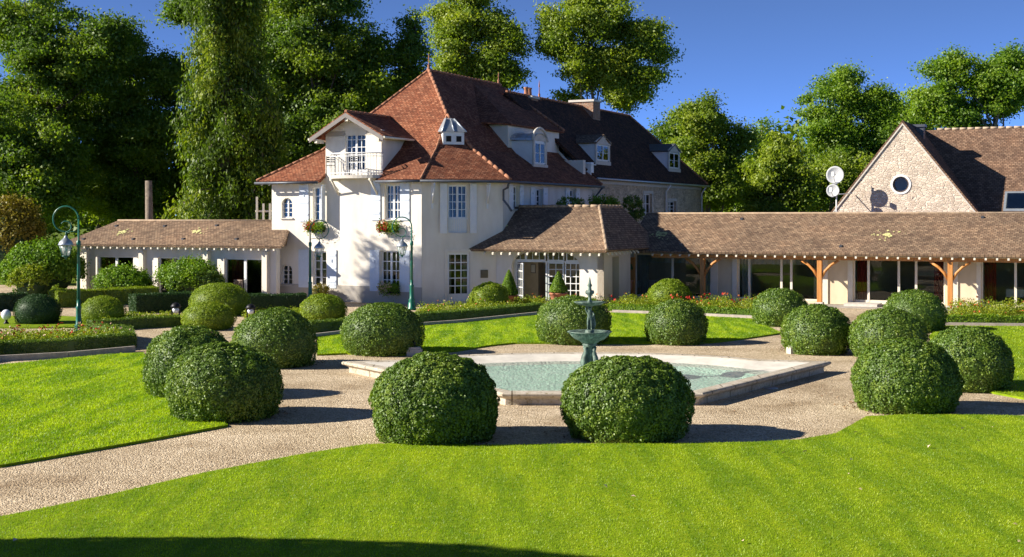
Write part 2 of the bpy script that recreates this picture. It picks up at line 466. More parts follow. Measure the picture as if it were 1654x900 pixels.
def water():
    m = bpy.data.materials.new('pool_water'); m.use_nodes = True; nt = m.node_tree
    for n in list(nt.nodes): nt.nodes.remove(n)
    out = nd(nt, 'ShaderNodeOutputMaterial'); tr = nd(nt, 'ShaderNodeBsdfTransparent'); gl = nd(nt, 'ShaderNodeBsdfGlossy')
    tr.inputs['Color'].default_value = (.88, .98, .94, 1); gl.inputs['Roughness'].default_value = 0.05
    v = coords(nt); n1 = noise(nt, v, 4.5, 4); n2 = noise(nt, v, 14, 2)
    ad = nd(nt, 'ShaderNodeMath', operation='ADD'); nt.links.new(n1.outputs['Fac'], ad.inputs[0]); nt.links.new(n2.outputs['Fac'], ad.inputs[1])
    bp = nd(nt, 'ShaderNodeBump'); bp.inputs['Strength'].default_value = .6; bp.inputs['Distance'].default_value = .06
    nt.links.new(ad.outputs[0], bp.inputs['Height']); nt.links.new(bp.outputs[0], gl.inputs['Normal'])
    fr = nd(nt, 'ShaderNodeFresnel'); fr.inputs['IOR'].default_value = 1.10; nt.links.new(bp.outputs[0], fr.inputs['Normal'])
    mx = nd(nt, 'ShaderNodeMixShader'); nt.links.new(fr.outputs[0], mx.inputs[0])
    nt.links.new(tr.outputs[0], mx.inputs[1]); nt.links.new(gl.outputs[0], mx.inputs[2]); nt.links.new(mx.outputs[0], out.inputs['Surface'])
    return m
M['water'] = water()

def basin_mat():
    m, nt, b = mat('basin_render'); v = coords(nt)
    n = noise(nt, v, 1.6, 6, .7); n2 = noise(nt, v, 9, 4, .7)
    r = ramp(nt, n.outputs['Fac'], [(0.3, (.56, .78, .64)), (0.55, (.68, .85, .74)), (.75, (.80, .88, .80))])
    r2 = ramp(nt, n2.outputs['Fac'], [(0.35, (.78, .8, .76)), (.6, (1, 1, 1))])
    nt.links.new(mixc(nt, .8, r.outputs[0], r2.outputs[0], 'MULTIPLY'), b.inputs['Base Color']); b.inputs['Roughness'].default_value = .8
    return m
M['basin'] = basin_mat()
def coping_mat():
    "coping stones a metre long with dark joints, lichen and moss spots"
    m, nt, b = mat('coping_blocks'); uv = coords(nt, 'UV'); ob = coords(nt)
    sp = nd(nt, 'ShaderNodeSeparateXYZ'); nt.links.new(uv, sp.inputs[0])
    mo = nd(nt, 'ShaderNodeMath', operation='PINGPONG'); mo.inputs[1].default_value = .55; nt.links.new(sp.outputs['X'], mo.inputs[0])
    j = ramp(nt, mo.outputs[0], [(.008, (.25, .22, .17)), (.022, (1, 1, 1))])
    n = noise(nt, ob, 2.2, 6, .7); r = ramp(nt, n.outputs['Fac'], [(.3, (.34, .29, .21)), (.5, (.50, .44, .35)), (.7, (.62, .56, .47))])
    n2 = noise(nt, ob, 13, 5, .75); r2 = ramp(nt, n2.outputs['Fac'], [(.36, (.42, .38, .22)), (.48, (1, 1, 1))])
    c = mixc(nt, 1, mixc(nt, .8, r.outputs[0], r2.outputs[0], 'MULTIPLY'), j.outputs[0], 'MULTIPLY')
    nt.links.new(c, b.inputs['Base Color']); b.inputs['Roughness'].default_value = .9; bump(nt, b, n2.outputs['Fac'], .6, .02); return m
M['coping'] = coping_mat()
M['basin_dry'] = plain('limewashed_basin', (.66, .62, .54), .8, var=.16, scale=2.5)

def gravel():
    m, nt, b = mat('gravel'); v = coords(nt)
    vo = nd(nt, 'ShaderNodeTexVoronoi', feature='F1'); vo.inputs['Scale'].default_value = 40; nt.links.new(v, vo.inputs['Vector'])
    sx = nd(nt, 'ShaderNodeSeparateColor'); nt.links.new(vo.outputs['Color'], sx.inputs[0])
    r = ramp(nt, sx.outputs[0], [(0, (.28, .21, .13)), (.35, (.50, .395, .265)), (.7, (.63, .52, .365)), (1, (.78, .68, .51))])
    n = noise(nt, v, .5, 6, .65)
    r2 = ramp(nt, n.outputs['Fac'], [(.3, (.58, .51, .42)), (.46, (.92, .89, .84)), (.66, (1.2, 1.2, 1.2))])
    n3 = noise(nt, v, 7, 4, .7)
    r3 = ramp(nt, n3.outputs['Fac'], [(.35, (.8, .76, .7)), (.65, (1.1, 1.1, 1.1))])
    c = mixc(nt, 1, r.outputs[0], r2.outputs[0], 'MULTIPLY'); c = mixc(nt, .9, c, r3.outputs[0], 'MULTIPLY')
    nt.links.new(c, b.inputs['Base Color']); b.inputs['Roughness'].default_value = .95
    ad = nd(nt, 'ShaderNodeMath', operation='SUBTRACT'); nt.links.new(n3.outputs['Fac'], ad.inputs[0]); nt.links.new(vo.outputs['Distance'], ad.inputs[1])
    bump(nt, b, ad.outputs[0], .8, .03); return m
M['gravel'] = gravel()

def turf(name, k=1.0):
    m, nt, b = mat(name); v = coords(nt)
    n1 = noise(nt, v, .35, 5, .65); n2 = noise(nt, v, 5, 5, .7); n3 = noise(nt, v, 60, 3, .7)
    mp = nd(nt, 'ShaderNodeMapping'); mp.inputs['Scale'].default_value = (2.2, .25, 1); nt.links.new(v, mp.inputs['Vector'])
    n4 = noise(nt, mp.outputs[0], 1.3, 4, .6)
    r = ramp(nt, n2.outputs['Fac'], [(.25, (.15 * k, .25 * k, .006)), (.55, (.23 * k, .34 * k, .007)), (.8, (.32 * k, .40 * k, .010))])
    r1 = ramp(nt, n1.outputs['Fac'], [(.3, (.85, .88, .8)), (.7, (1.12, 1.06, 1.0))])
    r4 = ramp(nt, n4.outputs['Fac'], [(.38, (.72, .80, .7)), (.62, (1.12, 1.06, 1.1))])
    r3 = ramp(nt, n3.outputs['Fac'], [(.3, (.6, .62, .6)), (.7, (1.25, 1.2, 1.2))])
    c = mixc(nt, 1, r.outputs[0], r1.outputs[0], 'MULTIPLY'); c = mixc(nt, 1, c, r4.outputs[0], 'MULTIPLY'); c = mixc(nt, .8, c, r3.outputs[0], 'MULTIPLY')
    nt.links.new(c, b.inputs['Base Color']); b.inputs['Roughness'].default_value = .8
    b.inputs['Specular IOR Level'].default_value = .15
    h = mixc(nt, .5, n2.outputs['Color'], n3.outputs['Color'])
    bump(nt, b, h, .6, .04); return m
M['turf'] = turf('lawn_turf')
M['meadow'] = turf('far_grass', .6)
M['blade'] = foliage('grass_blades', (.335, .485, .010), (.44, .55, .018), trans=.5, gloss=.03, scale=.6)
M['box'] = foliage('box_leaves', (.105, .19, .018), (.215, .295, .026), trans=.22, gloss=.07, scale=1.2)
M['box_light'] = foliage('young_box_leaves', (.19, .28, .012), (.32, .38, .02), trans=.28, gloss=.05, scale=1.2)
M['box_dark'] = foliage('dark_shaded_box_leaves', (.03, .075, .02), (.05, .10, .025), trans=.2, gloss=.06, scale=1.2)  # dark green; on the far left ball and lantern hedge it paints in shade
M['oak'] = foliage('sun_mottled_dark_leaves', (.11, .19, .018), (.27, .34, .026), trans=.5, gloss=.06, scale=.22)  # strong warm patches paint scattered sunlit boughs into the dark green
M['poplar'] = foliage('bright_tree_leaves', (.18, .265, .020), (.35, .40, .03), trans=.5, gloss=.07, scale=.25)
M['acacia'] = foliage('fresh_tree_leaves', (.15, .27, .020), (.29, .40, .03), trans=.5, gloss=.05, scale=.25)
M['spruce'] = foliage('conifer_needles', (.11, .18, .014), (.33, .38, .026), trans=.42, gloss=.04, scale=.16)
M['yellow'] = foliage('yellowing_leaves', (.20, .17, .02), (.30, .22, .03), trans=.3, gloss=.06, scale=.4)
M['shrub'] = foliage('shrub_leaves', (.13, .25, .012), (.25, .36, .014), trans=.3, gloss=.06, scale=.6)
M['bed'] = foliage('bed_plant_leaves', (.19, .27, .016), (.36, .39, .02), trans=.35, gloss=.05, scale=1.5)
M['bed_dark'] = foliage('ground_cover_leaves', (.06, .11, .015), (.11, .16, .02), trans=.3, gloss=.05, scale=1.5)
M['bloom_orange'] = plain('orange_blossom', (.55, .16, .04), .7, var=.4)
M['bloom_red'] = plain('red_blossom', (.50, .02, .012), .7, var=.3)
M['bloom_pale'] = plain('pale_blossom', (.75, .55, .40), .7, var=.3)
M['bark'] = plain('grey_bark', (.20, .16, .12), .95, var=.4, scale=5, bmp=.8)
M['bark_dark'] = plain('dark_bark', (.09, .065, .05), .95, var=.4, scale=5, bmp=.8)
# ------------------------------------------------------------------ ground, gravel, lawns, basin
b = MB(); b.face([(-2500, -200, -.006), (2500, -200, -.006), (2500, 4500, -.006), (-2500, 4500, -.006)]); tag(b.build('ground', M['meadow']), kind='structure')
b = MB(); b.face([(-34, 5, 0), (34, 5, 0), (34, 47, 0), (24, 60, 0), (-34, 75, 0)]); tag(b.build('gravel_court', M['gravel']), kind='structure')

def lawn(pts, name='lawn', z=.045):
    pts = [(p[0], p[1]) for p in pts]
    area = sum(pts[i][0] * pts[(i + 1) % len(pts)][1] - pts[(i + 1) % len(pts)][0] * pts[i][1] for i in range(len(pts)))
    if area < 0: pts.reverse()
    b = MB(); b.prism(pts, -.02, z)
    tag(b.build(name, M['turf']), kind='structure'); return pts
def gp(*xy): return [tuple(gd(x, y)[:2]) for x, y in xy]
LA = lawn([(-14, 8), (16, 8), (24, 14), (26, 25.0)] + gp((1654, 675), (1545, 673), (1470, 673), (1400, 676), (1350, 704), (1290, 714), (1220, 718), (1110, 720), (920, 721), (790, 723), (640, 720), (590, 722), (530, 731), (470, 741), (330, 768), (180, 803), (60, 828), (0, 840)))
LB = lawn([(-20, 17.0)] + gp((0, 756), (120, 735), (250, 712), (368, 690), (330, 668), (270, 640), (250, 610), (232, 571), (150, 577), (0, 592)) + [(-24, 33)])
LC = lawn(gp((512, 575), (560, 573), (640, 576), (736, 569), (790, 560), (830, 556), (880, 556), (1040, 557), (1150, 555), (1200, 549), (1262, 540), (1215, 517), (1100, 511), (985, 507), (870, 511), (760, 520), (690, 525), (512, 543)))
LD = lawn(gp((1520, 528), (1654, 529)) + [(32, 45), (34, 26)] + gp((1654, 646), (1590, 634), (1560, 600), (1500, 545)))
LE = lawn(gp((0, 531), (60, 531), (215, 529), (240, 520), (100, 512), (0, 512)) + [(-24, 50), (-21, 45)])

# kerbs edging the far lawn
def kerb(pts, w=.14, h=.11, name='kerb'):
    b = MB()
    for p, q in zip(pts[:-1], pts[1:]):
        p = Vector((*p, 0)); q = Vector((*q, 0)); d = (q - p).normalized(); n = Vector((-d.y, d.x, 0)) * w / 2
        b.prism([(p - n)[:2], (q - n)[:2], (q + n)[:2], (p + n)[:2]], -.01, h)
    return tag(b.build(name, M['kerb']), kind='structure')
kerb(gp((990, 505), (1100, 509), (1225, 515)))
kerb(gp((1515, 526), (1600, 527), (1700, 528)))

# pool: outline in plan (X, Y), symmetric about the fountain
CX = 1.83
rim = [(-2.0, 26.3), (2.0, 26.3), (5.95, 32.0), (4.3, 32.45)]
arc = []
for i in range(1, 9):
    t = math.radians(14 + i * 152 / 9.0)
    arc.append((4.25 * math.cos(t), 32.6 + 2.1 * (math.sin(t) - .24)))
rim = rim + arc + [(-4.3, 32.45), (-5.95, 32.0)]
rim = [(CX + x, y) for x, y in rim]
def offset(poly, d):
    n = len(poly); out = []
    for i in range(n):
        p0, p1, p2 = (Vector(poly[i - 1]), Vector(poly[i]), Vector(poly[(i + 1) % n]))
        a = (p1 - p0).normalized(); c = (p2 - p1).normalized()
        na = Vector((-a.y, a.x)); nc = Vector((-c.y, c.x)); m = (na + nc).normalized()
        k = d / max(0.45, m.dot(na)); out.append(tuple(p1 + m * k))
    return out
inner = [(-1.75, 27.05), (1.75, 27.05), (4.05, 30.35), (3.6, 31.4)]
for i in range(1, 9):
    t = math.radians(14 + i * 152 / 9.0)
    inner.append((3.45 * math.cos(t), 31.55 + 1.75 * (math.sin(t) - .24)))
inner += [(-3.6, 31.4), (-4.05, 30.35)]
inner = [(CX + x, y) for x, y in inner]
root = empty('garden_basin', (0, 0, 0)); tag(root, 'low stone garden basin with moulded coping, holding pale green water around the fountain', 'basin')
def ring(b, A, za, B, zb, mi=0):
    for i in range(len(A)):
        j = (i + 1) % len(A)
        b.face([(*A[i], za), (*A[j], za), (*B[j], zb), (*B[i], zb)], mi)
b = MB()
prof = [(.07, -.02), (.07, .12), (.06, .135), (.0, .17), (-.045, .195), (-.055, .235), (-.03, .262), (.02, .27), (.26, .27), (.30, .258)]
for (o1, z1), (o2, z2) in zip(prof[:-1], prof[1:]):
    ring(b, offset(rim, o1), z1, offset(rim, o2), z2)
b.build('coping', M['coping'], root)
b = MB(); ring(b, offset(rim, .30), .258, inner, .10); b.build('sloping_bank', M['basin_dry'], root)
b = MB(); low = offset(inner, .35); ring(b, inner, .10, low, .02); b.face([(*p, .02) for p in low]); b.build('basin_floor', M['basin'], root)
wl = []
o3 = offset(rim, .30)
for p, q in zip(o3, inner):
    k = (.258 - .145) / (.258 - .10); wl.append((p[0] + (q[0] - p[0]) * k, p[1] + (q[1] - p[1]) * k, .145))
b = MB(); b.face(wl); tag(b.build('pool_water', M['water']), kind='structure')

# fountain
FX, FY = CX, 30.6
root = empty('fountain', (FX, FY, 0)); root.scale = (.80, .80, .84); tag(root, 'green bronze two-tier fountain with a standing figure between its bowls', 'fountain')
V = M['verdigris']
b = MB(); b.lathe([(.36, .02), (.36, .22), (.30, .26), (.28, .34), (.20, .40), (.17, .55), (.13, .80), (.15, .90), (.22, .97), (.18, 1.03)], seg=20)
for i in range(4):
    t = math.pi / 4 + i * math.pi / 2; cx, cy = .22 * math.cos(t), .22 * math.sin(t)
    b.tube([(cx, cy, .32), (cx * 1.15, cy * 1.15, .45), (cx * 1.0, cy * 1.0, .62), (cx * .7, cy * .7, .78), (cx * .95, cy * .95, .92)], [.09, .10, .08, .06, .05], 8)
    b.ball((cx * 1.1, cy * 1.1, .52), .07, .07, .09, 8, 6)
b.build('pedestal', V, root)
b = MB(); b.lathe([(.16, .98), (.22, 1.02), (.30, 1.08), (.44, 1.14), (.52, 1.21), (.585, 1.29), (.61, 1.325), (.64, 1.32), (.64, 1.35), (.57, 1.345), (.40, 1.26), (.14, 1.22)], seg=32, wob=.03, lobes=16)
b.build('lower_bowl', V, root)
b = MB(); b.lathe([(.17, 1.20), (.17, 1.28), (.12, 1.31), (.14, 1.36), (.10, 1.39)], seg=16); b.build('figure_base', V, root)
# standing putto: one skinned body
def skinned(name, verts, edges, radii, m, parent, sub=2):
    me = bpy.data.meshes.new(name); me.from_pydata(verts, edges, []); me.materials.append(m)
    o = link_mesh(name, me, parent)
    md = o.modifiers.new('skin', 'SKIN'); md.use_smooth_shade = True
    for i, r in enumerate(radii):
        rr = r if isinstance(r, tuple) else (r, r)
        me.skin_vertices[0].data[i].radius = rr
    me.skin_vertices[0].data[0].use_root = True
    s = o.modifiers.new('sub', 'SUBSURF'); s.levels = sub; s.render_levels = sub
    return o
def figure(parent, z, h):
    s = h / 1.0
    V0 = [(0, 0, .50), (0, .01, .62), (0, .01, .74), (0, 0, .82), (0, -.01, .90), (0, -.01, .965),
          (.06, 0, .46), (.075, -.02, .26), (.07, .01, .05), (.075, -.06, .02),
          (-.06, 0, .46), (-.07, .01, .26), (-.075, .03, .05), (-.09, -.04, .02),
          (.11, .01, .76), (.17, -.05, .64), (.12, -.15, .58), (-.11, .01, .76), (-.17, -.02, .88), (-.13, -.02, 1.04)]
    E0 = [(0, 1), (1, 2), (2, 3), (3, 4), (4, 5), (0, 6), (6, 7), (7, 8), (8, 9), (0, 10), (10, 11), (11, 12), (12, 13), (2, 14), (14, 15), (15, 16), (2, 17), (17, 18), (18, 19)]
    R0 = [.085, .075, .09, .038, .062, .058, .062, .045, .028, .025, .062, .045, .028, .025, .042, .032, .024, .042, .032, .024]
    me = skinned('statue_body', [(x * s * 1.1, y * s * 1.1, z + zz * s) for x, y, zz in V0], E0, [r * s * 1.15 for r in R0], V, parent)
    return me
figure(root, 1.385, .66)
b = MB(); b.lathe([(.05, 1.36), (.045, 1.6), (.05, 1.8), (.06, 2.0), (.10, 2.05)], (0, .07, 0), 10)
b.tube([(.10, .04, 1.40), (.13, .05, 1.55), (.10, .05, 1.72), (.07, .05, 1.9)], [.05, .06, .05, .04], 8)
b.build('stem', V, root)
b = MB(); b.lathe([(.07, 2.03), (.12, 2.06), (.32, 2.09), (.44, 2.15), (.46, 2.175), (.43, 2.17), (.10, 2.12)], seg=28, wob=.03, lobes=12); b.build('upper_bowl', V, root)
b = MB(); b.lathe([(.05, 2.12), (.085, 2.17), (.04, 2.24), (.05, 2.32), (.10, 2.40), (.115, 2.45), (.06, 2.50), (.045, 2.58), (.075, 2.63), (.04, 2.69), (.028, 2.78), (.008, 2.86)], seg=14)
for i in range(4):
    t = i * math.pi / 2; b.ball((.09 * math.cos(t), .09 * math.sin(t), 2.44), .045, .045, .06, 8, 5)
b.build('finial', V, root)
# ------------------------------------------------------------------ building parts
def window(parent, x, z0, w, h, nx, nz, y=0.0, rz=0.0, loc=None, name='window', fr=.07, bar_w=.035, depth=.14, sill=True, solid_low=0.0, meet=True, curtains=True, arched=False, m='white', inward=True):
    "a casement standing in an opening: frame (this object), pane, curtains, sill. x = left edge along the wall"
    b = MB(); d0 = depth
    H_ = h
    b.box(0, fr, d0, d0 + .06, 0, H_); b.box(w - fr, w, d0, d0 + .06, 0, H_)
    b.box(fr, w - fr, d0, d0 + .06, H_ - fr, H_); b.box(fr, w - fr, d0, d0 + .06, 0, fr + solid_low)
    if meet: b.box(w / 2 - fr * .7, w / 2 + fr * .7, d0 - .012, d0 + .048, fr + solid_low, H_ - fr)
    leaves_ = [(fr, w / 2 - fr * .7), (w / 2 + fr * .7, w - fr)] if meet else [(fr, w - fr)]
    zb, zt = fr + solid_low, H_ - fr
    for (xa, xb) in leaves_:
        for i in range(1, nx):
            xx = xa + (xb - xa) * i / nx; b.box(xx - bar_w / 2, xx + bar_w / 2, d0 + .006, d0 + .046, zb, zt)
        for j in range(1, nz):
            zz = zb + (zt - zb) * j / nz; b.box(xa, xb, d0 + .002, d0 + .042, zz - bar_w / 2, zz + bar_w / 2)
    c, s = math.cos(rz), math.sin(rz)
    base = Vector(loc) if loc is not None else Vector((0, 0, 0))
    p = base + Vector((c * x - s * y, s * x + c * y, z0))
    o = b.build(name, M[m], parent, p, rz)
    g = MB(); g.box(fr * .5, w - fr * .5, d0 + .022, d0 + .030, fr + solid_low - .01, H_ - fr * .5); g.build('pane', M['glass'], o)
    if curtains:
        cm = MB()
        for (xa, xb) in ((fr, w * .24), (w * .76, w - fr)):
            n = 6
            for i in range(n):
                u0, u1 = xa + (xb - xa) * i / n, xa + (xb - xa) * (i + 1) / n
                o0 = .05 if i % 2 else 0; o1 = 0 if i % 2 else .05
                cm.face([(u0, d0 + .18 + o0, fr), (u1, d0 + .18 + o1, fr), (u1, d0 + .18 + o1, H_), (u0, d0 + .18 + o0, H_)])
        cm.build('curtain', M['curtain'], o)
    if sill:
        sb = MB(); sb.box(-.06, w + .06, -.07, d0 - .004, -.06, -.002); sb.build('sill', M['stone'], o)
    return o
def shutter(win, x, w, h, y=-.045, rz=0.0, m='shutter'):
    b = MB(); b.box(0, w, 0, .03, 0, h)
    b.box(.03, w - .03, -.018, -.001, h * .16, h * .16 + .09); b.box(.03, w - .03, -.018, -.001, h * .50, h * .50 + .05); b.box(.03, w - .03, -.018, -.001, h * .84, h * .84 + .09)
    b.box(w / 2 - .02, w / 2 + .02, -.03, -.001, h * .68, h * .76)
    for i in range(1, 4): b.box(w * i / 4 - .004, w * i / 4 + .004, -.004, -.001, .02, h * .15)
    return b.build('shutter', M[m], win, (x, y, -.03), rz)
def disc_hole_wall(b, outer, c, r, n=32, y=0.0, mi=0):
    "vertical wall (x, z polygon) with a round hole"
    C = Vector(c); ring_, out = [], []
    angs = sorted([2 * math.pi * i / n for i in range(n)] + [math.atan2(p[1] - c[1], p[0] - c[0]) % (2 * math.pi) for p in outer])
    for a in angs:
        d = Vector((math.cos(a), math.sin(a))); best = 1e9
        for i in range(len(outer)):
            p, q = Vector(outer[i]), Vector(outer[(i + 1) % len(outer)]); e = q - p
            den = d.x * e.y - d.y * e.x
            if abs(den) < 1e-9: continue
            w = p - C; t = (w.x * e.y - w.y * e.x) / den; u = (w.x * d.y - w.y * d.x) / den
            if t > 0 and -1e-6 <= u <= 1 + 1e-6: best = min(best, t)
        ring_.append(C + d * r); out.append(C + d * best)
    k = len(angs)
    for i in range(k):
        j = (i + 1) % k
        b.face([(ring_[i].x, y, ring_[i].y), (ring_[j].x, y, ring_[j].y), (out[j].x, y, out[j].y), (out[i].x, y, out[i].y)][::-1], mi)
        b.face([(ring_[i].x, y, ring_[i].y), (ring_[i].x, y + .3, ring_[i].y), (ring_[j].x, y + .3, ring_[j].y), (ring_[j].x, y, ring_[j].y)], mi)
def rafter_ends(parent, a0, a1, step, bb, z, name='rafter_end', rz=0, mt='cream', dx=1, dy=0, w=.078, L=.5, tilt=.5):
    b = MB()
    b.face([(-w / 2, 0, -w / 2), (w / 2, 0, -w / 2), (w / 2, 0, w / 2), (-w / 2, 0, w / 2)])
    b.face([(-w / 2, L, -w / 2 + L * tilt), (-w / 2, L, w / 2 + L * tilt), (w / 2, L, w / 2 + L * tilt), (w / 2, L, -w / 2 + L * tilt)])
    for s in (-1, 1):
        f = [(s * w / 2, 0, -w / 2), (s * w / 2, 0, w / 2), (s * w / 2, L, w / 2 + L * tilt), (s * w / 2, L, -w / 2 + L * tilt)]
        b.face(f if s < 0 else f[::-1])
    b.face([(-w / 2, 0, -w / 2), (-w / 2, L, -w / 2 + L * tilt), (w / 2, L, -w / 2 + L * tilt), (w / 2, 0, -w / 2)])
    b.face([(-w / 2, 0, w / 2), (w / 2, 0, w / 2), (w / 2, L, w / 2 + L * tilt), (-w / 2, L, w / 2 + L * tilt)])
    first = None; n = int((a1 - a0) / step)
    for i in range(n + 1):
        if first is None:
            o = first = b.build(name, M[mt], parent)
        else:
            o = first.copy(); COL.objects.link(o); o.parent = parent
        t = a0 + i * step
        o.location = (t, bb, z) if dx == 1 else (bb, t, z); o.rotation_euler = (0, 0, rz)
def ridge_line(parent, pts, m='ridge', r=.065, name='ridge_tiles'):
    b = MB()
    if r < .035:
        b.tube(pts, r * 1.6, 7); return b.build(name, M[m], parent)
    for p, q in zip(pts[:-1], pts[1:]):
        p, q = Vector(p), Vector(q); n = max(1, int((q - p).length / .36))
        for i in range(n):
            u, v = p.lerp(q, i / n), p.lerp(q, (i + .96) / n)
            b.tube([u, v], [r * 1.08, r * .95], 7)
    return b.build(name, M[m], parent)
def spike(parent, p, h=.9, m='ridge', name='roof_finial'):
    b = MB(); b.lathe([(.13, -.15), (.10, .05), (.05, .12), (.075, .2), (.03, .28), (.02, h * .6), (.04, h * .65), (.008, h)], p, 10)
    return b.build(name, M[m], parent)

# ------------------------------------------------------------------ the main house
house = empty('country_house', HB, HANG)
tag(house, 'white plastered country house with steep red tiled hipped roof, dormers and balcony', 'house')
aL = -8.06
a_dl, a_dr = ha(526, 0), ha(616, 0)          # dormer sides
holes = []
def opening(x0, x1, y0, y1, bb=0.0):
    A0, A1 = ha(x0, bb), ha(x1, bb); am = (A0 + A1) / 2
    return (A0, A1, hz(am, bb, y1), hz(am, bb, y0))
W1 = opening(455, 472, 320, 352); W2 = opening(455, 472, 428, 460)
W3 = opening(505, 524, 302, 357); W4 = opening(505, 527, 406, 464)
W5 = opening(621, 646, 298, 355); W6 = opening(614, 645, 405, 470)
holes = [W1, W2, W3, W4, W5, W6]
b = MB(); b.wall(aL, 0, .75, 5.62, holes, .32); b.build('front_wall', [M['plaster']], house)
b = MB(); b.wall(aL - .0, 0, 0, .745, [], .35, y=-.03); b.build('plinth', M['plinth'], house)
# chamfered corner wall (45 degrees), x runs along it
CH = math.radians(45); CHL = 2.64 * math.sqrt(2)
def ch(px_):      # along-chamfer coordinate seen in picture column
    k = (px_ - HPX) / FPX; c = (E1 + E2) / math.sqrt(2)
    return (k * HB.y - HB.x) / (c.x - k * c.y)
def chz(px_, y):
    c = (E1 + E2) / math.sqrt(2); t = ch(px_); return CAMZ + (VPX - y) / FPX * (HB.y + c.y * t)
def chop(x0, x1, y0, y1): return (ch(x0), ch(x1), chz((x0 + x1) / 2, y1), chz((x0 + x1) / 2, y0))
D1 = chop(724, 755, 299, 376); D2 = chop(723, 759, 408, 484)
D2 = (D2[0], D2[1], .12, D2[3])
b = MB(); b.wall(0, CHL, 0, 5.62, [D1, D2], .32); b.build('corner_wall', M['plaster_pink'], house, (0, 0, 0), CH)
# right wall, x runs along e2 from E
RW = []
def rop(x0, x1, y0, y1):
    B0, B1 = hb(x0, 2.64), hb(x1, 2.64); Y = HB.y + E1.y * 2.64 + E2.y * (B0 + B1) / 2
    return (B0 - 2.64, B1 - 2.64, CAMZ + (VPX - y1) / FPX * Y, CAMZ + (VPX - y0) / FPX * Y)
RW = [rop(828, 838, 300, 338), rop(864, 876, 305, 338), rop(919, 929, 306, 338)]
b = MB(); b.wall(0, 10.4, 0, 5.62, RW, .32); b.build('side_wall', M['plaster_pink'], house, (2.64, 2.64, 0), math.radians(90))
b = MB(); b.box(aL + .001, aL + .3, .33, 13, 0, 5.6); b.box(aL + .31, 2.3, 12.7, 13, 0, 6.8)
b.face([(aL, 13.01, 5.5), (2.64, 13.01, 5.5), (-2.71, 13.01, 10.8)]); b.build('rear_walls', M['plaster'], house)
b = MB(); b.prism([(aL + .35, .35), (0, .35), (2.3, 2.65), (2.3, 12.6), (aL + .35, 12.6)], 2.7, 2.9); b.prism([(aL + .35, .35), (0, .35), (2.3, 2.65), (2.3, 12.6), (aL + .35, 12.6)], 5.4, 5.55)
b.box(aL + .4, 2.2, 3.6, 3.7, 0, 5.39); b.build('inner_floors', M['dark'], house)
b = MB(); b.box(-.42, -.004, -.035, -.001, .75, 5.3); b.build('corner_pilaster', M['plaster'], house)

def small_arch(W, name='arched_window'):
    o = window(house, W[0], W[2], W[1] - W[0], W[3] - W[2], 1, 4, meet=True, fr=.05, bar_w=.025, name=name, curtains=False, depth=.12)
    w, h = W[1] - W[0], W[3] - W[2]
    s = MB(); n = 8
    for sgn in (0, 1):
        pts = []
        for i in range(n + 1):
            t = math.pi / 2 * i / n
            xx = w / 2 - w / 2 * math.cos(t) if sgn == 0 else w / 2 + w / 2 * math.cos(t)
            pts.append((xx, h - w / 2 + w / 2 * math.sin(t)))
        corner = (0, h) if sgn == 0 else (w, h)
        for i in range(n):
            f = [(corner[0], .003, corner[1]), (pts[i][0], .003, pts[i][1]), (pts[i + 1][0], .003, pts[i + 1][1])]
            s.face(f if sgn == 0 else f[::-1])
            g = [(pts[i][0], .003, pts[i][1]), (pts[i][0], .12, pts[i][1]), (pts[i + 1][0], .12, pts[i + 1][1]), (pts[i + 1][0], .003, pts[i + 1][1])]
            s.face(g if sgn else g[::-1])
    s.build('arch_surround', M['plaster'], o)
    return o
small_arch(W1); small_arch(W2)
for W, nz in ((W3, 4), (W4, 4), (W5, 4), (W6, 4)):
    w, h = W[1] - W[0], W[3] - W[2]
    o = window(house, W[0], W[2], w, h, 2 if w > .75 else 1, nz, depth=.16)
    def sh(x0, x1): return ha(x0, 0) - W[0], ha(x1, 0) - ha(x0, 0)
    if W is W3:
        x, ww = sh(484, 499); shutter(o, x, ww, h + .12)
        shutter(o, w + .05, .42, h + .12, y=-.05, rz=math.radians(-78))
    elif W is W4:
        x, ww = sh(483, 499); shutter(o, x, ww, h + .1); x, ww = sh(529, 544); shutter(o, x, ww, h + .1)
    elif W is W5:
        x, ww = sh(600, 615); shutter(o, x, ww, h + .2); x, ww = sh(647, 662); shutter(o, x, ww, h + .2)
    else:
        x, ww = sh(598, 613); shutter(o, x, ww, h + .05); x, ww = sh(646, 662); shutter(o, x, ww, h + .05)
# chamfer openings
w, h = D1[1] - D1[0], D1[3] - D1[2]
o = window(house, D1[0], D1[2], w, h, 2, 4, rz=CH, name='balcony_door', solid_low=.62, sill=False, depth=.10, bar_w=.03)
for x, ang in ((-.40, math.radians(-8)), (w + .10, math.radians(8))): shutter(o, x, .32, h + .1, y=-.10, rz=ang, m='white')
g = MB()
for i in range(9): g.box(w * i / 9 + .02, w * i / 9 + .035, -.03, -.018, .02, .60)
g.box(0, w, -.035, -.012, .60, .63); g.build('guard_rail', M['shutter'], o)
w, h = D2[1] - D2[0], D2[3] - D2[2]
o = window(house, D2[0], D2[2], w, h, 3, 5, rz=CH, name='garden_door', solid_low=.22, sill=False, depth=.10, meet=False, fr=.10, bar_w=.04)
g = MB(); g.box(-.14, -.003, -.03, -.001, 0, h + .14); g.box(w + .003, w + .14, -.03, -.001, 0, h + .14); g.box(-.002, w + .002, -.03, -.001, h + .003, h + .14); g.build('door_surround', M['plaster_pink'], o)
for k, W in enumerate(RW):
    w, h = W[1] - W[0], W[3] - W[2]
    o = window(house, W[0], W[2], w, h, 1, 3, rz=math.radians(90), loc=(2.64, 2.64, 0))
    shutter(o, w + .04, w * .6, h + .1, m='white'); shutter(o, -w * .6 - .04, w * .6, h + .1, m='white')

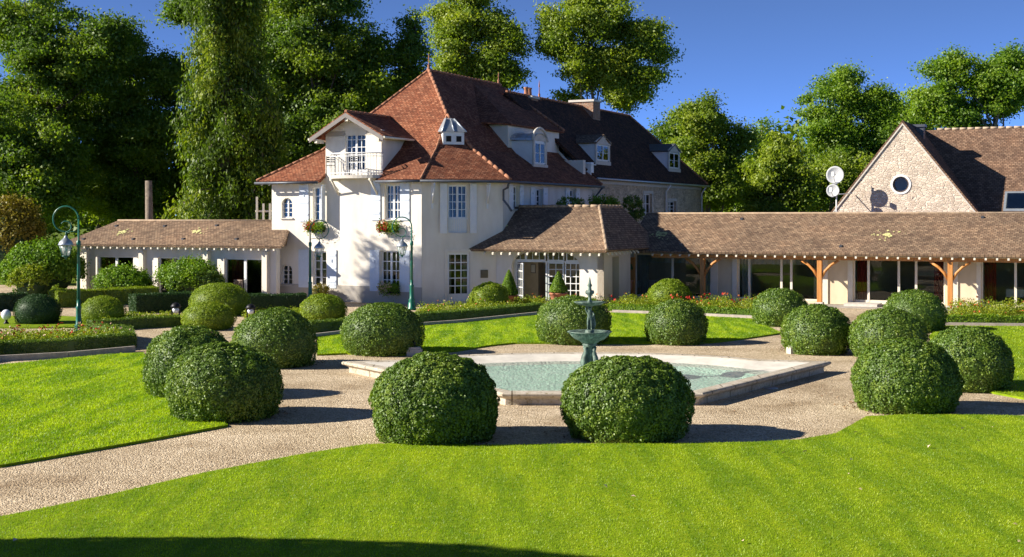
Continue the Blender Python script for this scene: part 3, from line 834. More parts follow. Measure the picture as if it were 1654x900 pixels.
# eave brackets under the corner roof
for px_ in (698, 787):
    t = ch(px_); s = MB(); s.box(-.04, .04, -.06, -.001, 4.2, 5.35); s.bar((0, -.04, 4.45), (0, -.40, 5.30), .07); s.box(-.035, .035, -.42, -.061, 5.25, 5.35)
    c45 = 1 / math.sqrt(2); s.build('eave_bracket', M['white'], house, (t * c45, t * c45, 0), CH)

# --- roof
zE, zB, zR = 5.5, 6.95, 10.97
Kp = (-2.71, 5.35, zR); Mp = (-2.71, 13.2, zR)
Hs = (-.487, 3.127, 8.56)
Lq = (-.204, 1.65, zB); Rq = (.99, 2.844, zB); Bq = (.207, -.5, zE); Eq = (3.14, 2.433, zE)
def zf(bb): return zE + (bb + .5) * (zB - zE) / 2.15 if bb < 1.65 else zB + (bb - 1.65) * 1.0865
b = MB(); TH = .14
dl, dr = a_dl + .0, a_dr - .0
def hip_a(bb): return -8.56 + (bb + .5)                    # left hip line
b.slab([(-8.56, -.5, zE), (dl, -.5, zE), (dl, 1.65, zB), (-6.41, 1.65, zB)], TH)
b.slab([(dr, -.5, zE), Bq, Lq, (dr, 1.65, zB)], TH)
b.slab([(-6.41, 1.65, zB), Lq, Hs, Kp], TH)
b.slab([Bq, Eq, Rq, Lq], TH); b.slab([Lq, Rq, Hs], TH)
b.slab([Eq, (3.14, 13.2, zE), (.99, 13.2, zB), Rq], TH)
b.slab([Rq, (.99, 13.2, zB), Mp, Kp, Hs], TH)
b.slab([(-8.56, 13.2, zE), (-8.56, -.5, zE), (-6.41, 1.65, zB), (-6.41, 13.2, zB)], TH)
b.slab([(-6.41, 13.2, zB), (-6.41, 1.65, zB), Kp, Mp], TH)
b.build('tiled_roof', M['tile_red'], house)
ridge_line(house, [Kp, Mp]); ridge_line(house, [(-8.56, -.5, zE + .02), (-6.41, 1.65, zB + .02), Kp]); ridge_line(house, [Kp, Hs], r=.08)
ridge_line(house, [Hs, Lq, Bq], r=.05); ridge_line(house, [Hs, Rq, Eq], r=.08)
spike(house, Kp, .8); spike(house, (-2.71, 12.9, zR), .65)
# gutters and downpipes
g = MB(); r = .06
g.tube([(-8.6, -.57, zE - .1), (dl - .05, -.57, zE - .1)], r, 8); g.tube([(dr + .05, -.57, zE - .1), (.18, -.57, zE - .1)], r, 8)
g.tube([(.24, -.60, zE - .1), (3.2, 2.36, zE - .1), (3.22, 13.3, zE - .1)], r, 8)
g.build('gutter', M['lead'], house)
for (pts) in ([(3.1, 2.3, zE - .15), (2.95, 2.5, zE - .35), (2.72, 2.55, 5.05), (2.72, 2.55, 4.6), (2.95, 2.6, 4.3), (3.1, 2.6, 4.1)], [(3.2, 13.1, zE - .15), (3.0, 13.1, 5.1), (2.74, 13.05, 4.8), (2.74, 13.05, .1)]):
    g = MB(); g.tube(pts, .05, 8); g.build('downpipe', M['lead'], house)
rafter_ends(house, -8.3, dl - .15, .42, -.46, zE - .17, w=.08, L=.45, tilt=.6, name='rafter_end')
rafter_ends(house, dr + .2, -.1, .42, -.46, zE - .17, w=.08, L=.45, tilt=.6, name='rafter_end')

# --- balcony dormer, flush with the front wall
am = (a_dl + a_dr) / 2
zt = hz(am, 0, 182); ze = hz(a_dl, -.3, 222); dz = (opening(558, 591, 211, 276))
dz = (dz[0], dz[1], 5.80, dz[3])
dorm = MB(); dorm.wall(a_dl, a_dr, 5.623, ze + .05, [dz], .25)
half = (a_dr - a_dl) / 2
sl_ = (zt - ze) / (half + .45)
ztop = ze + .05; apex = zt - .12
dorm.face([(a_dl, 0, ztop), (a_dr, 0, ztop), (a_dr, 0, apex - half * sl_), (am, 0, apex), (a_dl, 0, apex - half * sl_)])
dorm = dorm.build('dormer', [M['plaster']], house)
b = MB()
for (a0, s) in ((a_dl, -1), (a_dr, 1)):
    for zc in (0,):
        pts = [(a0, 0.001, zf(0)), (a0, 0.001, ze + .1), (a0, 3.0, ze + .1), (a0, 2.2, zf(2.2))]
        pts = [(a0, .0, 5.3), (a0, .0, ze + .12), (a0, 2.6, ze + .12), (a0, 2.6, 5.3)]
        b = MB(); b.box(a0 - (.12 if s > 0 else .004), a0 + (.004 if s > 0 else .12), .001, 2.5, 5.2, ze + .10); b.build('dormer_cheek', M['plaster'], dorm)
b = MB(); ov = half + .45; y0 = -.62
def zline(d): return zt - d * sl_
for s in (-1, 1):
    b.slab([(am, y0, zt), (am + s * ov, y0, zline(ov)), (am + s * ov, 2.6, zline(ov)), (am, 3.3, zt)] if s > 0 else [(am + s * ov, y0, zline(ov)), (am, y0, zt), (am, 3.3, zt), (am + s * ov, 2.6, zline(ov))], .10)
b.build('dormer_roof', M['tile_red'], dorm)
ridge_line(dorm, [(am, y0, zt + .02), (am, 3.2, zt + .02)], r=.07)
b = MB()
for s in (-1, 1):
    A_, B_ = Vector((am, y0 - .02, zt - .06)), Vector((am + s * (ov + .02), y0 - .02, zline(ov) - .06))
    dn = Vector((0, 0, -.2))
    f = [A_, B_, B_ + dn, A_ + dn]; f2 = [p + Vector((0, .04, 0)) for p in f]
    b.face(f if s < 0 else f[::-1]); b.face(f2[::-1] if s < 0 else f2); b.face([f[2], f[3], f2[3], f2[2]]); b.face([f[0], f[1], f2[1], f2[0]]); b.face([f[1], f[2], f2[2], f2[1]])
b.build('bargeboard', M['fascia'], dorm)
b = MB()
for s in (-1, 1):
    b.box(am + s * (ov - .30) - .07, am + s * (ov - .30) + .07, y0 + .05, .001, zline(ov) - .27, zline(ov) - .10)
    b.tube([(am + s * (ov + .05), y0, zline(ov) - .10), (am + s * (ov + .05), 2.5, zline(ov) - .10)], .055, 8)
b.box(am - .08, am + .08, y0 + .05, -.001, zt - .42, zt - .2)
b.build('purlin', M['cream'], dorm)
w, h = dz[1] - dz[0], dz[3] - dz[2]
o = window(dorm, dz[0], dz[2], w, h, 2, 5, name='french_door', sill=False, depth=.08, solid_low=.1, bar_w=.03)
# balcony
bal = MB(); b0_, b1_ = ha(530, -.5), ha(612, -.45)
zf_ = hz(am, -.9, 283)
front = []
for i in range(13):
    t = i / 12; x = b0_ + (b1_ - b0_) * t
    front.append((x, -.40 - .50 * math.sin(math.pi * min(1, max(0, t)) ) ** .6))
poly = [(b0_, -.0 - .002)] + front + [(b1_, -.002)]
bal.prism(poly, zf_ - .14, zf_)
bal = bal.build('balcony', M['stone'], house)
g = MB(); up = .98
path = [(p[0], p[1] + .04) for p in front]; path = [(b0_ + .03, -.03)] + path + [(b1_ - .03, -.03)]
g.tube([(x, y, zf_ + up) for x, y in path], .028, 6); g.tube([(x, y, zf_ + .10) for x, y in path], .018, 6); g.tube([(x, y, zf_ + up - .14) for x, y in path], .014, 6)
tot = 0; pts = [Vector((x, y, 0)) for x, y in path]
for p, q in zip(pts[:-1], pts[1:]):
    L = (q - p).length; n = max(1, int(L / .105))
    for i in range(n):
        u = p.lerp(q, i / n); g.tube([(u.x, u.y, zf_), (u.x, u.y, zf_ + up)], .011, 5, cap=False)
g.build('railing', M['white'], bal)
for aa in (b0_ + .25, b1_ - .35):
    g = MB(); g.bar((aa, -.02, zf_ - .85), (aa, -.65, zf_ - .16), .07); g.box(aa - .05, aa + .05, -.7, -.002, zf_ - .24, zf_ - .142); g.build('balcony_bracket', M['cream'], bal)

# --- small dormer on the chamfered corner: local frame at the middle of the corner wall
c45 = 1 / math.sqrt(2)
d = MB(); fy = 1.45
d.box(-.50, .50, fy, fy + 1.2, 6.95, 7.72)
for x in (-.24, .24): d.box(x - .17, x + .17, fy - .02, fy - .001, 7.20, 7.56)
d = d.build('corner_dormer', M['white'], house, (1.32, 1.32, 0), CH)
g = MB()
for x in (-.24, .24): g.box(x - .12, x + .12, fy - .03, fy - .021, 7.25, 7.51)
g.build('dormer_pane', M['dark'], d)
g = MB(); R0 = [(-.58, fy - .10, 7.70), (.58, fy - .10, 7.70), (.58, fy + .9, 7.74), (.12, fy + 1.02, 8.42), (-.12, fy + 1.02, 8.42), (-.58, fy + .9, 7.74)]
tip = (0, fy + .78, 8.38)
g.face([R0[0], R0[1], (.18, fy + .55, 8.32), (-.18, fy + .55, 8.32)]); g.face([R0[1], R0[2], R0[3], (.18, fy + .55, 8.32)]); g.face([R0[5], R0[0], (-.18, fy + .55, 8.32), R0[4]])
g.face([(-.18, fy + .55, 8.32), (.18, fy + .55, 8.32), R0[3], R0[4]]); g.face([R0[1], R0[0], (-.66, fy + .9, 7.6), (.66, fy + .9, 7.6)])
g.bar((-.18, fy + .55, 8.34), R0[0], .05); g.bar((.18, fy + .55, 8.34), R0[1], .05); g.bar((0, fy + .5, 8.33), (0, fy - .1, 7.72), .04)
g.build('dormer_roof', M['zinc'], d)

# --- attic wall breaking through the right slope
q = MB(); aw = .75
q.box(-.6, aw, 7.0, 13.1, 6.0, 8.33); q = q.build('attic_wall', M['plaster'], house)
g = MB(); g.slab([(-2.35, 9.4, 10.60), (.95, 6.95, 8.34), (.95, 13.35, 8.34), (-2.35, 13.35, 10.60)], .10)
g.slab([(-2.35, 9.4, 10.60), (-.35, 6.2, 8.42), (.95, 6.95, 8.34)], .08); g.build('attic_roof', M['tile_red'], house)
ridge_line(house, [(-2.6, 13.3, 10.8), (.95, 13.35, 8.40)], r=.08); ridge_line(house, [(1.0, 13.25, zB), (3.14, 13.25, zE + .03)], r=.08)

def side_dormer(parent, af, b0, b1, z0, z1, depth, roof, arched=False, wallm='white', nm='dormer'):
    "dormer on a slope that faces +a; front face at a = af between b0 and b1"
    c = (b0 + b1) / 2; hw = (b1 - b0) / 2
    d = MB(); d.box(af - depth, af, b0, b1, z0, z1)
    d = d.build(nm, M[wallm], parent)
    s = MB(); s.box(af + .002, af + .07, b0 - .06, b0 + .10, z0 - .05, z1 + .02); s.box(af + .002, af + .07, b1 - .10, b1 + .06, z0 - .05, z1 + .02)
    s.box(af + .002, af + .10, b0 - .12, b1 + .12, z0 - .14, z0 + .10)
    n = 10
    if arched:
        pts = [(c - (hw + .1) * math.cos(math.pi * i / n), z1 + (hw + .1) * .75 * math.sin(math.pi * i / n)) for i in range(n + 1)]
        s.tube([(af + .05, p[0], p[1]) for p in pts], .07, 6)
        for p_, q_ in zip(pts[:-1], pts[1:]): s.face([(af + .03, c, z1), (af + .03, p_[0], p_[1]), (af + .03, q_[0], q_[1])][::-1])
    else:
        s.face([(af + .06, b0 - .12, z1 + .02), (af + .06, b1 + .12, z1 + .02), (af + .06, c, z1 + .42)]); s.bar((af + .08, b0 - .14, z1 + .04), (af + .08, c, z1 + .44), .07); s.bar((af + .08, b1 + .14, z1 + .04), (af + .08, c, z1 + .44), .07)
        s.box(af + .002, af + .1, b0 - .12, b1 + .12, z1 - .06, z1 + .03)
    s.build('dormer_front', M['stone'], d)
    o = window(d, 0, z0 + .14, b1 - b0 - .24, z1 - z0 - .24, 1, 2, rz=math.radians(90), loc=(af, b0 + .12, 0), name='dormer_window', sill=False, depth=-.06, fr=.05, bar_w=.02, curtains=False)
    k = MB(); k.box(af + .003, af + .008, b0 + .14, b1 - .14, z0 + .16, z1 - .1); k.build('dark_backing', M['dark'], o) if False else None
    g = MB()
    if arched:
        up = z1 + .06; R = hw + .16
        P = [(c - R * math.cos(math.pi * i / n), up - .08 + R * .42 * math.sin(math.pi * i / n)) for i in range(n + 1)]
        for p_, q_ in zip(P[:-1], P[1:]):
            g.face([(af + .12, p_[0], p_[1]), (af + .12, q_[0], q_[1]), (af - depth - 1.6, q_[0], q_[1] + .18), (af - depth - 1.6, p_[0], p_[1] + .18)][::-1])
        for x in (-.3, -.9, -1.5): g.tube([(af + x, p_[0], p_[1] + .02 - x * .07) for p_ in P], .02, 4)
    else:
        R = hw + .18
        g.slab([(af + .14, b0 - .16, z1), (af + .14, c, z1 + .50), (af - depth - 1.2, c, z1 + .50), (af - depth, b0 - .16, z1)], .06)
        g.slab([(af + .14, c, z1 + .50), (af + .14, b1 + .16, z1), (af - depth, b1 + .16, z1), (af - depth - 1.2, c, z1 + .50)], .06)
    g.build('dormer_roof', M[roof], d)
    return d
Yd = lambda a, bb: H(a, bb).y
bb0, bb1 = hb(862, 1.9), hb(884, 1.9)
side_dormer(house, 1.9, bb0 - .1, bb1 - .25, 6.30, 7.55, 2.1, 'zinc', arched=True)

# --- rear stone house
rear = empty('stone_annex', HB, HANG); tag(rear, 'rubble stone house with dark tiled roof behind the white house', 'house')
def sop(x0, x1, y0, y1, aa=2.35):
    B0, B1 = hb(x0, aa), hb(x1, aa); Y = H(aa, (B0 + B1) / 2).y
    return (B0, B1, CAMZ + (VPX - y1) / FPX * Y, CAMZ + (VPX - y0) / FPX * Y)
S1 = sop(1040, 1053, 313, 360); S2 = sop(1079, 1092, 325, 345)
S0 = sop(962, 976, 318, 332)
b = MB(); b.wall(13.3, 32.4, 0, 6.05, [S0, S1, S2], .4); b.build('side_wall', M['stone_wall'], rear, (2.35, 0, 0), math.radians(90))
b = MB(); b.box(-5.6, 2.33, 32.0, 32.4, 0, 6.0); b.box(-5.6, -5.2, 13.5, 31.9, 0, 6.0); b.box(-5.1, 1.9, 13.5, 31.9, 5.8, 5.9); b.build('rear_walls', M['stone_wall'], rear)
b = MB(); rz_ = 10.4
e0, e1_, rb = 2.7, -5.9, -1.6
b.slab([(e0, 13.4, 5.95), (e0, 32.8, 5.95), (rb, 29.6, rz_), (rb, 11.5, rz_)], .15)
b.slab([(e1_, 32.8, 5.95), (e1_, 13.4, 5.95), (rb, 11.5, rz_), (rb, 29.6, rz_)], .15)
b.slab([(e0, 32.8, 5.95), (e1_, 32.8, 5.95), (rb, 29.6, rz_)], .15)
b.build('tiled_roof', M['tile_dark'], rear)
ridge_line(rear, [(rb, 11.6, rz_ + .03), (rb, 29.6, rz_ + .03)]); ridge_line(rear, [(rb, 29.6, rz_ + .03), (e0, 32.8, 5.98)], r=.07)
g = MB(); g.tube([(e0 + .07, 13.5, 5.86), (e0 + .07, 32.8, 5.86)], .06, 8); g.build('gutter', M['zinc'], rear)
for bx in (hb(1076, 2.45), 32.2):
    g = MB(); g.tube([(e0 + .05, bx, 5.8), (2.46, bx, 5.4), (2.46, bx, .1)], .055, 8); g.build('downpipe', M['white'], rear)
b = MB(); b.box(2.352, 2.42, 13.3, 32.3, 5.62, 5.80); b.build('cornice', M['stone'], rear)
for S in (S0, S1, S2):
    o = window(rear, S[0], S[2], S[1] - S[0], S[3] - S[2], 1, 3, rz=math.radians(90), loc=(2.35, 0, 0))
    g = MB(); w, h = S[1] - S[0], S[3] - S[2]; g.box(-.16, -.003, -.03, -.001, 0, h + .16); g.box(w + .003, w + .16, -.03, -.001, 0, h + .16); g.box(-.002, w + .002, -.03, -.001, h + .003, h + .16); g.build('stone_surround', M['stone'], o)
def zs(aa): return 5.95 + (e0 - aa) * (rz_ - 5.95) / (e0 - rb)
for (x0, x1, y0, y1, roof) in ((960, 984, 232, 272, 'tile_brown'), (1078, 1097, 245, 284, 'lead')):
    af = 1.9; q0, q1 = hb(x0, af), hb(x1, af); Y = H(af, (q0 + q1) / 2).y
    z0, z1 = CAMZ + (VPX - y1) / FPX * Y, CAMZ + (VPX - y0) / FPX * Y
    side_dormer(rear, af, q0 + .1, q1 - .1, max(z0, zs(af)), z1, 1.9, roof)
def chimney(parent, a, bb, z0, z1, wa, wb, pots=0, m='brick', name='chimney'):
    c = MB(); c.box(a - wa, a + wa, bb - wb, bb + wb, z0, z1); c = c.build(name, M[m], parent)
    g = MB(); g.box(a - wa - .07, a + wa + .07, bb - wb - .07, bb + wb + .07, z1 + .003, z1 + .13); g.build('chimney_cap', M['lead' if m == 'lead' else 'stone'], c)
    for i in range(pots):
        g = MB(); g.lathe([(.16, 0), (.13, .1), (.11, .4), (.14, .45), (.14, .5)], (a, bb - wb * .5 + i * wb, z1 + .13), 10); g.build('chimney_pot', M['ridge'], c)
    return c
cb = hb(945, rb); chimney(rear, rb, cb, 9.0, CAMZ + (VPX - 166) / FPX * H(rb, cb).y, .75, .55)
cb = hb(858, rb); chimney(rear, rb - .2, cb, 9.0, CAMZ + (VPX - 160) / FPX * H(rb, cb).y, .42, .42, 2)
spike(rear, (rb, hb(871, rb), rz_), 1.0)
g = MB(); gb = hb(951, 2.3); g.box(2.0, 2.5, gb - .2, gb + .2, 6.0, 6.7); g.slab([(1.9, gb - .3, 6.72), (2.6, gb - .3, 6.6), (2.6, gb + .3, 6.6), (1.9, gb + .3, 6.72)], .05); g.build('roof_vent', M['white'], rear)

# --- entrance porch
porch = empty('entrance_porch', HB, HANG); tag(porch, 'entrance porch with glazed archway under a mottled brown tiled roof', 'porch')
pb, pa0, pa1 = 2.4, 2.43, 7.6
A0, A1 = ha(826, pb), ha(936, pb); zt_ = hz((A0 + A1) / 2, pb, 406)
zs_ = hz((A0 + A1) / 2, pb, 432)
b = MB(); b.wall(pa0, pa1, 0, 2.75, [(A0, A1, 0, zt_)], .35, y=pb)
n = 10; cx = (A0 + A1) / 2; rx = (A1 - A0) / 2; rzr = zt_ - zs_
for sgn in (-1, 1):
    pts = [(cx + sgn * rx * (abs(math.cos(math.pi / 2 * i / n)) ** .75), zs_ + rzr * (math.sin(math.pi / 2 * i / n) ** .75)) for i in range(n + 1)]
    co = (cx + sgn * rx, zt_)
    for i in range(n):
        f = [(co[0], pb + .001, co[1]), (pts[i][0], pb + .001, pts[i][1]), (pts[i + 1][0], pb + .001, pts[i + 1][1])]
        b.face(f if sgn < 0 else f[::-1])
        g_ = [(pts[i][0], pb + .001, pts[i][1]), (pts[i][0], pb + .25, pts[i][1]), (pts[i + 1][0], pb + .25, pts[i + 1][1]), (pts[i + 1][0], pb + .001, pts[i + 1][1])]
        b.face(g_ if sgn > 0 else g_[::-1])
b.build('front_wall', M['plaster_pink'], porch)
b = MB(); b.wall(0, 3.2, 0, 2.4, [(1.0, 1.8, .1, 2.1)], .3); b.build('side_wall', M['plaster_wing'], porch, (pa1 + .001, pb, 0), math.radians(90))
b = MB(); b.box(pa0 + .5, pa1 - .31, 6.2, 6.3, 0, 2.7); b.box(ha(868, 5.5), ha(868, 5.5) + .05, 3.8, 6.19, 0, 2.69); b.box(2.7, pa1 - .32, pb + .36, 6.19, 2.55, 2.65); b.build('hall_wall', M['inner_wall'], porch)
b = MB(); b.box(pa0 + .4, pa1 - .31, pb + .4, 6.19, .001, .02); b.build('hall_floor', M['kerb'], porch)
# glazed screen
def mull(b, x0, x1, z0, z1, y=pb + .27, t=.05): b.box(x0, x1, y, y + t, z0, z1)
aa = lambda x: ha(x, pb + .25)
zz = lambda y: hz((A0 + A1) / 2, pb + .25, y)
tr = zz(424)
def glazed(name, x0, x1, z0, z1, nx, nz, fr=.05, yy=pb + .27):
    b = MB(); w, h = x1 - x0, z1 - z0
    b.box(0, fr, 0, .05, 0, h); b.box(w - fr, w, 0, .05, 0, h); b.box(fr, w - fr, 0, .05, 0, fr); b.box(fr, w - fr, 0, .05, h - fr, h)
    for i in range(1, nx): b.box(w * i / nx - .016, w * i / nx + .016, .006, .044, fr, h - fr)
    for j in range(1, nz): b.box(fr, w - fr, .002, .04, h * j / nz - .016, h * j / nz + .016)
    o = b.build(name, M['white'], porch, (x0, yy, z0))
    g = MB(); g.box(fr * .5, w - fr * .5, .02, .027, fr * .5, h - fr * .5); g.build('pane', M['glass'], o)
    return o
glazed('side_light', A0 + .01, aa(834), .02, tr, 1, 6)
glazed('transom_light', A0 + .01, aa(849), tr + .07, zt_ - .01, 2, 1)
glazed('transom_light', aa(849) + .01, aa(881), tr + .07, zt_ - .01, 3, 1)
glazed('transom_light', aa(884), aa(911), tr + .07, zt_ - .01, 3, 1)
glazed('transom_light', aa(914), A1 - .01, tr + .07, zt_ - .01, 2, 1)
b = MB(); b.box(A0 + .01, A1 - .01, pb + .26, pb + .33, tr + .003, tr + .067); b.box(aa(881) + .005, aa(884) - .005, pb + .25, pb + .34, 0, tr); b.build('door_transom', M['white'], porch)
glazed('french_door', aa(885), aa(910), .02, tr, 2, 6); glazed('side_light', aa(912), A1 - .01, .02, tr, 3, 6)
o = glazed('open_door', 0, 1.0, .02, tr - .02, 3, 5); o.location = (aa(835), pb + .22, .02); o.rotation_euler = (0, 0, math.radians(-48)); o.scale = (.95, 1, 1)
g = MB(); g.box(pa0 + .6, ha(869, 3.7), 3.7, 3.8, .021, 2.5); g.build('inner_partition', M['inner_wall'], porch)
pa = ha(861, 3.65); g = MB(); g.box(pa - .12, pa + .12, 3.66, 3.695, 1.30, 1.72); pf = g.build('picture_frame', M['wood_chair'], porch)
g = MB(); g.box(pa - .09, pa + .09, 3.65, 3.659, 1.34, 1.68); g.build('picture', M['cream'], pf)
# porch roof
ez, ry, rzz = 2.42, 4.2, 4.30; ce, cr = (8.1, 1.5, ez), (6.66, ry, rzz)
b = MB(); b.slab([(1.1, 1.5, ez), ce, cr, (2.66, ry, rzz), (1.1, ry, rzz)], .12)
b.slab([ce, (8.1, 8.6, ez + .02), (6.66, 7.0, rzz), cr], .12)
b.slab([(2.66, ry, rzz), cr, (6.66, 7.0, rzz), (2.66, 7.0, rzz)], .1)
b.build('tiled_roof', M['tile_brown'], porch)
ridge_line(porch, [(2.7, ry, rzz + .02), (cr[0], ry, rzz + .02), (ce[0], ce[1], ez + .02)], 'ridge_brown', r=.07)
ridge_line(porch, [(cr[0], ry, rzz + .02), (cr[0], 7.0, rzz + .02)], 'ridge_brown', r=.07)
rafter_ends(porch, 2.25, 7.9, .42, 1.56, ez - .20, tilt=.68, L=.6); rafter_ends(porch, 1.9, 5.8, .45, 8.04, ez - .18, dx=0, rz=math.radians(90), tilt=.9, L=.4)
g = MB(); t = ch(782); g.box(t - .17, t + .17, -.04, -.004, chz(782, 449), chz(782, 436)); 
tag(g.build('wall_plaque', M['plaque'], None, HB, HANG + CH), 'square bronze plaque on the wall between garden door and archway', 'plaque')

# --- right wing
wing = empty('glazed_gallery', HB, HANG); tag(wing, 'long low gallery with oak posts, big windows and brown tiled roof', 'building')
wb_, we, wr = 7.8, 6.5, 9.6
aw_ = lambda x: ha(x, wb_)
Zt, Zb = 2.12, .15
bays = [(1025, 1148), (1191, 1329), (1378, 1526), (1585, 1760)]
b = MB(); b.wall(7.7, 33, 0, 2.5, [(aw_(978), aw_(986), .1, Zt)] + [(aw_(x0), aw_(x1), Zb if i != 2 else .08, Zt) for i, (x0, x1) in enumerate(bays)], .3, y=wb_)
b.build('front_wall', M['plaster_wing'], wing)
for x0, x1 in ((1148, 1160), (1183, 1191), (1329, 1338), (1369, 1378), (1539, 1548), (1577, 1585), (1018, 1025)): b = MB(); b.box(aw_(x0) + .01, aw_(x1) - .01, wb_ - .06, wb_ - .002, 0, Zt + .1); b.build('pier_strip', M['cream'], wing)
b = MB(); b.box(4, 33, 12.3, 12.5, 0, 2.6); b.box(32.7, 33, 8.11, 12.29, 0, 2.5); b.build('rear_walls', M['inner_wall'], wing)
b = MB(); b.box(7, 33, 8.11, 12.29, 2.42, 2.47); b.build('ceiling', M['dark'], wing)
b = MB(); b.box(7.6, 33, 8.11, 12.29, .001, .05); b.build('hall_floor', M['bark_dark'], wing)
mulls = {0: [1085], 1: [1209, 1261, 1277], 2: [1402, 1451, 1479], 3: [1640]}
for i, (x0, x1) in enumerate(bays):
    z0 = Zb if i != 2 else .08
    A_, B_ = aw_(x0), aw_(x1); w, h = B_ - A_, Zt - z0
    b = MB(); fr = .06; b.box(0, fr, 0, .07, 0, h); b.box(w - fr, w, 0, .07, 0, h); b.box(fr, w - fr, 0, .07, 0, fr + (.1 if i == 2 else 0)); b.box(fr, w - fr, 0, .07, h - fr, h)
    for m_ in mulls[i]:
        xx = aw_(m_) - A_; b.box(xx - .05, xx + .05, -.01, .06, fr, h - fr)
    o = b.build('gallery_window', M['cream'], wing, (A_, wb_ + .12, z0))
    g = MB(); g.box(.03, w - .03, .03, .04, .03, h - .03); g.build('pane', M['glass'], o)
    cm = 'curtain' if i < 2 else 'curtain_red'
    for (u0, u1) in ((.08, .55), (w - .5, w - .08)):
        c = MB(); n = 8
        for k in range(n):
            p0, p1 = u0 + (u1 - u0) * k / n, u0 + (u1 - u0) * (k + 1) / n; o0, o1 = (.06 if k % 2 else 0), (0 if k % 2 else .06)
            c.face([(p0, .35 + o0, .02), (p1, .35 + o1, .02), (p1, .35 + o1, h), (p0, .35 + o0, h)])
        c.build('curtain', M[cm], o)
    if i < 2:
        c = MB(); n = int(w / .16)
        for k in range(n):
            p0, p1 = w * k / n, w * (k + 1) / n; o0, o1 = (.05 if k % 2 else 0), (0 if k % 2 else .05)
            c.face([(p0, .42 + o0, h - .42), (p1, .42 + o1, h - .42), (p1, .42 + o1, h), (p0, .42 + o0, h)])
        c.build('pelmet', M['curtain'], o)
b = MB(); we_z = 2.28; wr_z = 4.0
b.slab([(6.9, we, we_z), (33.3, we, we_z), (33.3, wr, wr_z), (6.9, wr, wr_z)], .11)
b.slab([(6.9, wr, wr_z), (33.3, wr, wr_z), (33.3, 12.8, we_z), (6.9, 12.8, we_z)], .11)
b.build('tiled_roof', M['tile_brown'], wing); ridge_line(wing, [(6.9, wr, wr_z + .01), (33.3, wr, wr_z + .01)], 'ridge_brown', r=.03)
rafter_ends(wing, 8.3, 33, .435, we + .06, we_z - .17, tilt=.55, L=.55)
b = MB(); b.box(8.2, 33, 6.83, 6.97, 1.98, 2.13); b.build('eave_beam', M['timber'], wing)
first = None
for x_ in (1022, 1135, 1324, 1535, 1760):
    b = MB(); b.box(-.10, .10, -.10, .10, .16, 1.977)
    for s in (-1, 1):
        if x_ == 1022: continue
        P = [(s * .10, 0, 1.25), (s * .28, 0, 1.46), (s * .46, 0, 1.66), (s * .75, 0, 1.97)]
        P = [(s * .08, 0, 1.22), (s * .25, 0, 1.52), (s * .48, 0, 1.76), (s * .80, 0, 1.965)]
        b.tube(P, .072, 4)
    o = b.build('oak_post', M['timber'], wing, (ha(x_, 6.9), 6.9, 0))
    g = MB(); g.box(-.16, .16, -.16, .16, 0, .158); g.build('post_base', M['stone'], o)
b = MB(); b.box(aw_(1372), aw_(1425), 6.6, 7.75, 0, .14); b.build('door_step', M['stone'], wing)
b = MB(); b.prism([(7.65, 5.7), (33, 5.9), (33, 7.79), (7.65, 7.79)], .001, .03); b.build('terrace_paving', M['kerb'], wing)

# --- left wing
lw = empty('garden_wing', HB, HANG); tag(lw, 'low white wing with sliding doors and tan tiled roof left of the white house', 'building')
lb, le, lr = -.85, -1.5, .85
al = lambda x: ha(x, lb)
Z1 = 1.92
lbays = [(157, 215), (255, 318), (362, 426)]
b = MB(); b.wall(-19.3, al(446), 0, 2.55, [(al(x0), al(x1), .05, Z1) for x0, x1 in lbays], .3, y=lb); b.build('front_wall', M['plaster'], lw)
b = MB(); b.prism([(al(446) - .3, lb + .31), (al(446) - .02, lb + .31), (-7.78, -.01), (-8.05, -.01)], 0, 2.5); b.build('end_wall', M['plaster'], lw)
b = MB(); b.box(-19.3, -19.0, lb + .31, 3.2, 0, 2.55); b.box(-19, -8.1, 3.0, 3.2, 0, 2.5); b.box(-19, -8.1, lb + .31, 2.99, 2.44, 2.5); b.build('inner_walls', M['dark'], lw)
for i, (x0, x1) in enumerate(lbays):
    A_, B_ = al(x0), al(x1); w, h = B_ - A_, Z1 - .05
    b = MB(); fr = .06; b.box(0, fr, 0, .07, 0, h); b.box(w - fr, w, 0, .07, 0, h); b.box(fr, w - fr, 0, .07, 0, fr); b.box(fr, w - fr, 0, .07, h - fr, h); b.box(w / 2 - .07, w / 2 + .07, -.01, .06, fr, h - fr)
    o = b.build('sliding_door', M['white'], lw, (A_, lb + .12, .05))
    g = MB(); g.box(.03, w - .03, .03, .04, .03, h - .03); g.build('pane', M['glass'], o)
    for (u0, u1) in ((.08, .7), (w - .4, w - .08)):
        c = MB(); n = 8
        for k in range(n):
            p0, p1 = u0 + (u1 - u0) * k / n, u0 + (u1 - u0) * (k + 1) / n; o0, o1 = (.06 if k % 2 else 0), (0 if k % 2 else .06)
            c.face([(p0, .35 + o0, .02), (p1, .35 + o1, .02), (p1, .35 + o1, h), (p0, .35 + o0, h)])
        c.build('curtain', M['curtain_red'], o)
b = MB()
for x in (142, 233, 337, 432): b.box(al(x) - .14, al(x) + .14, lb - .22, lb - .001, 0, 2.3)
b.build('pier', M['cream'], lw) if False else None
for x in (142, 233, 337, 432):
    g = MB(); g.box(-.14, .14, -.25, -.001, 0, 2.25); g.build('pier', M['cream'], lw, (al(x), lb, 0))
b = MB(); lez, lrz = 2.52, 3.66; lend = -19.8
b.slab([(lend, le, lez), (-6.45, le, lez), (-7.6, lr, lrz), (lend + 1.6, lr, lrz)], .11)
b.slab([(lend + 1.6, lr, lrz), (-7.6, lr, lrz), (-7.6, 3.6, lez), (lend, 3.6, lez)], .11)
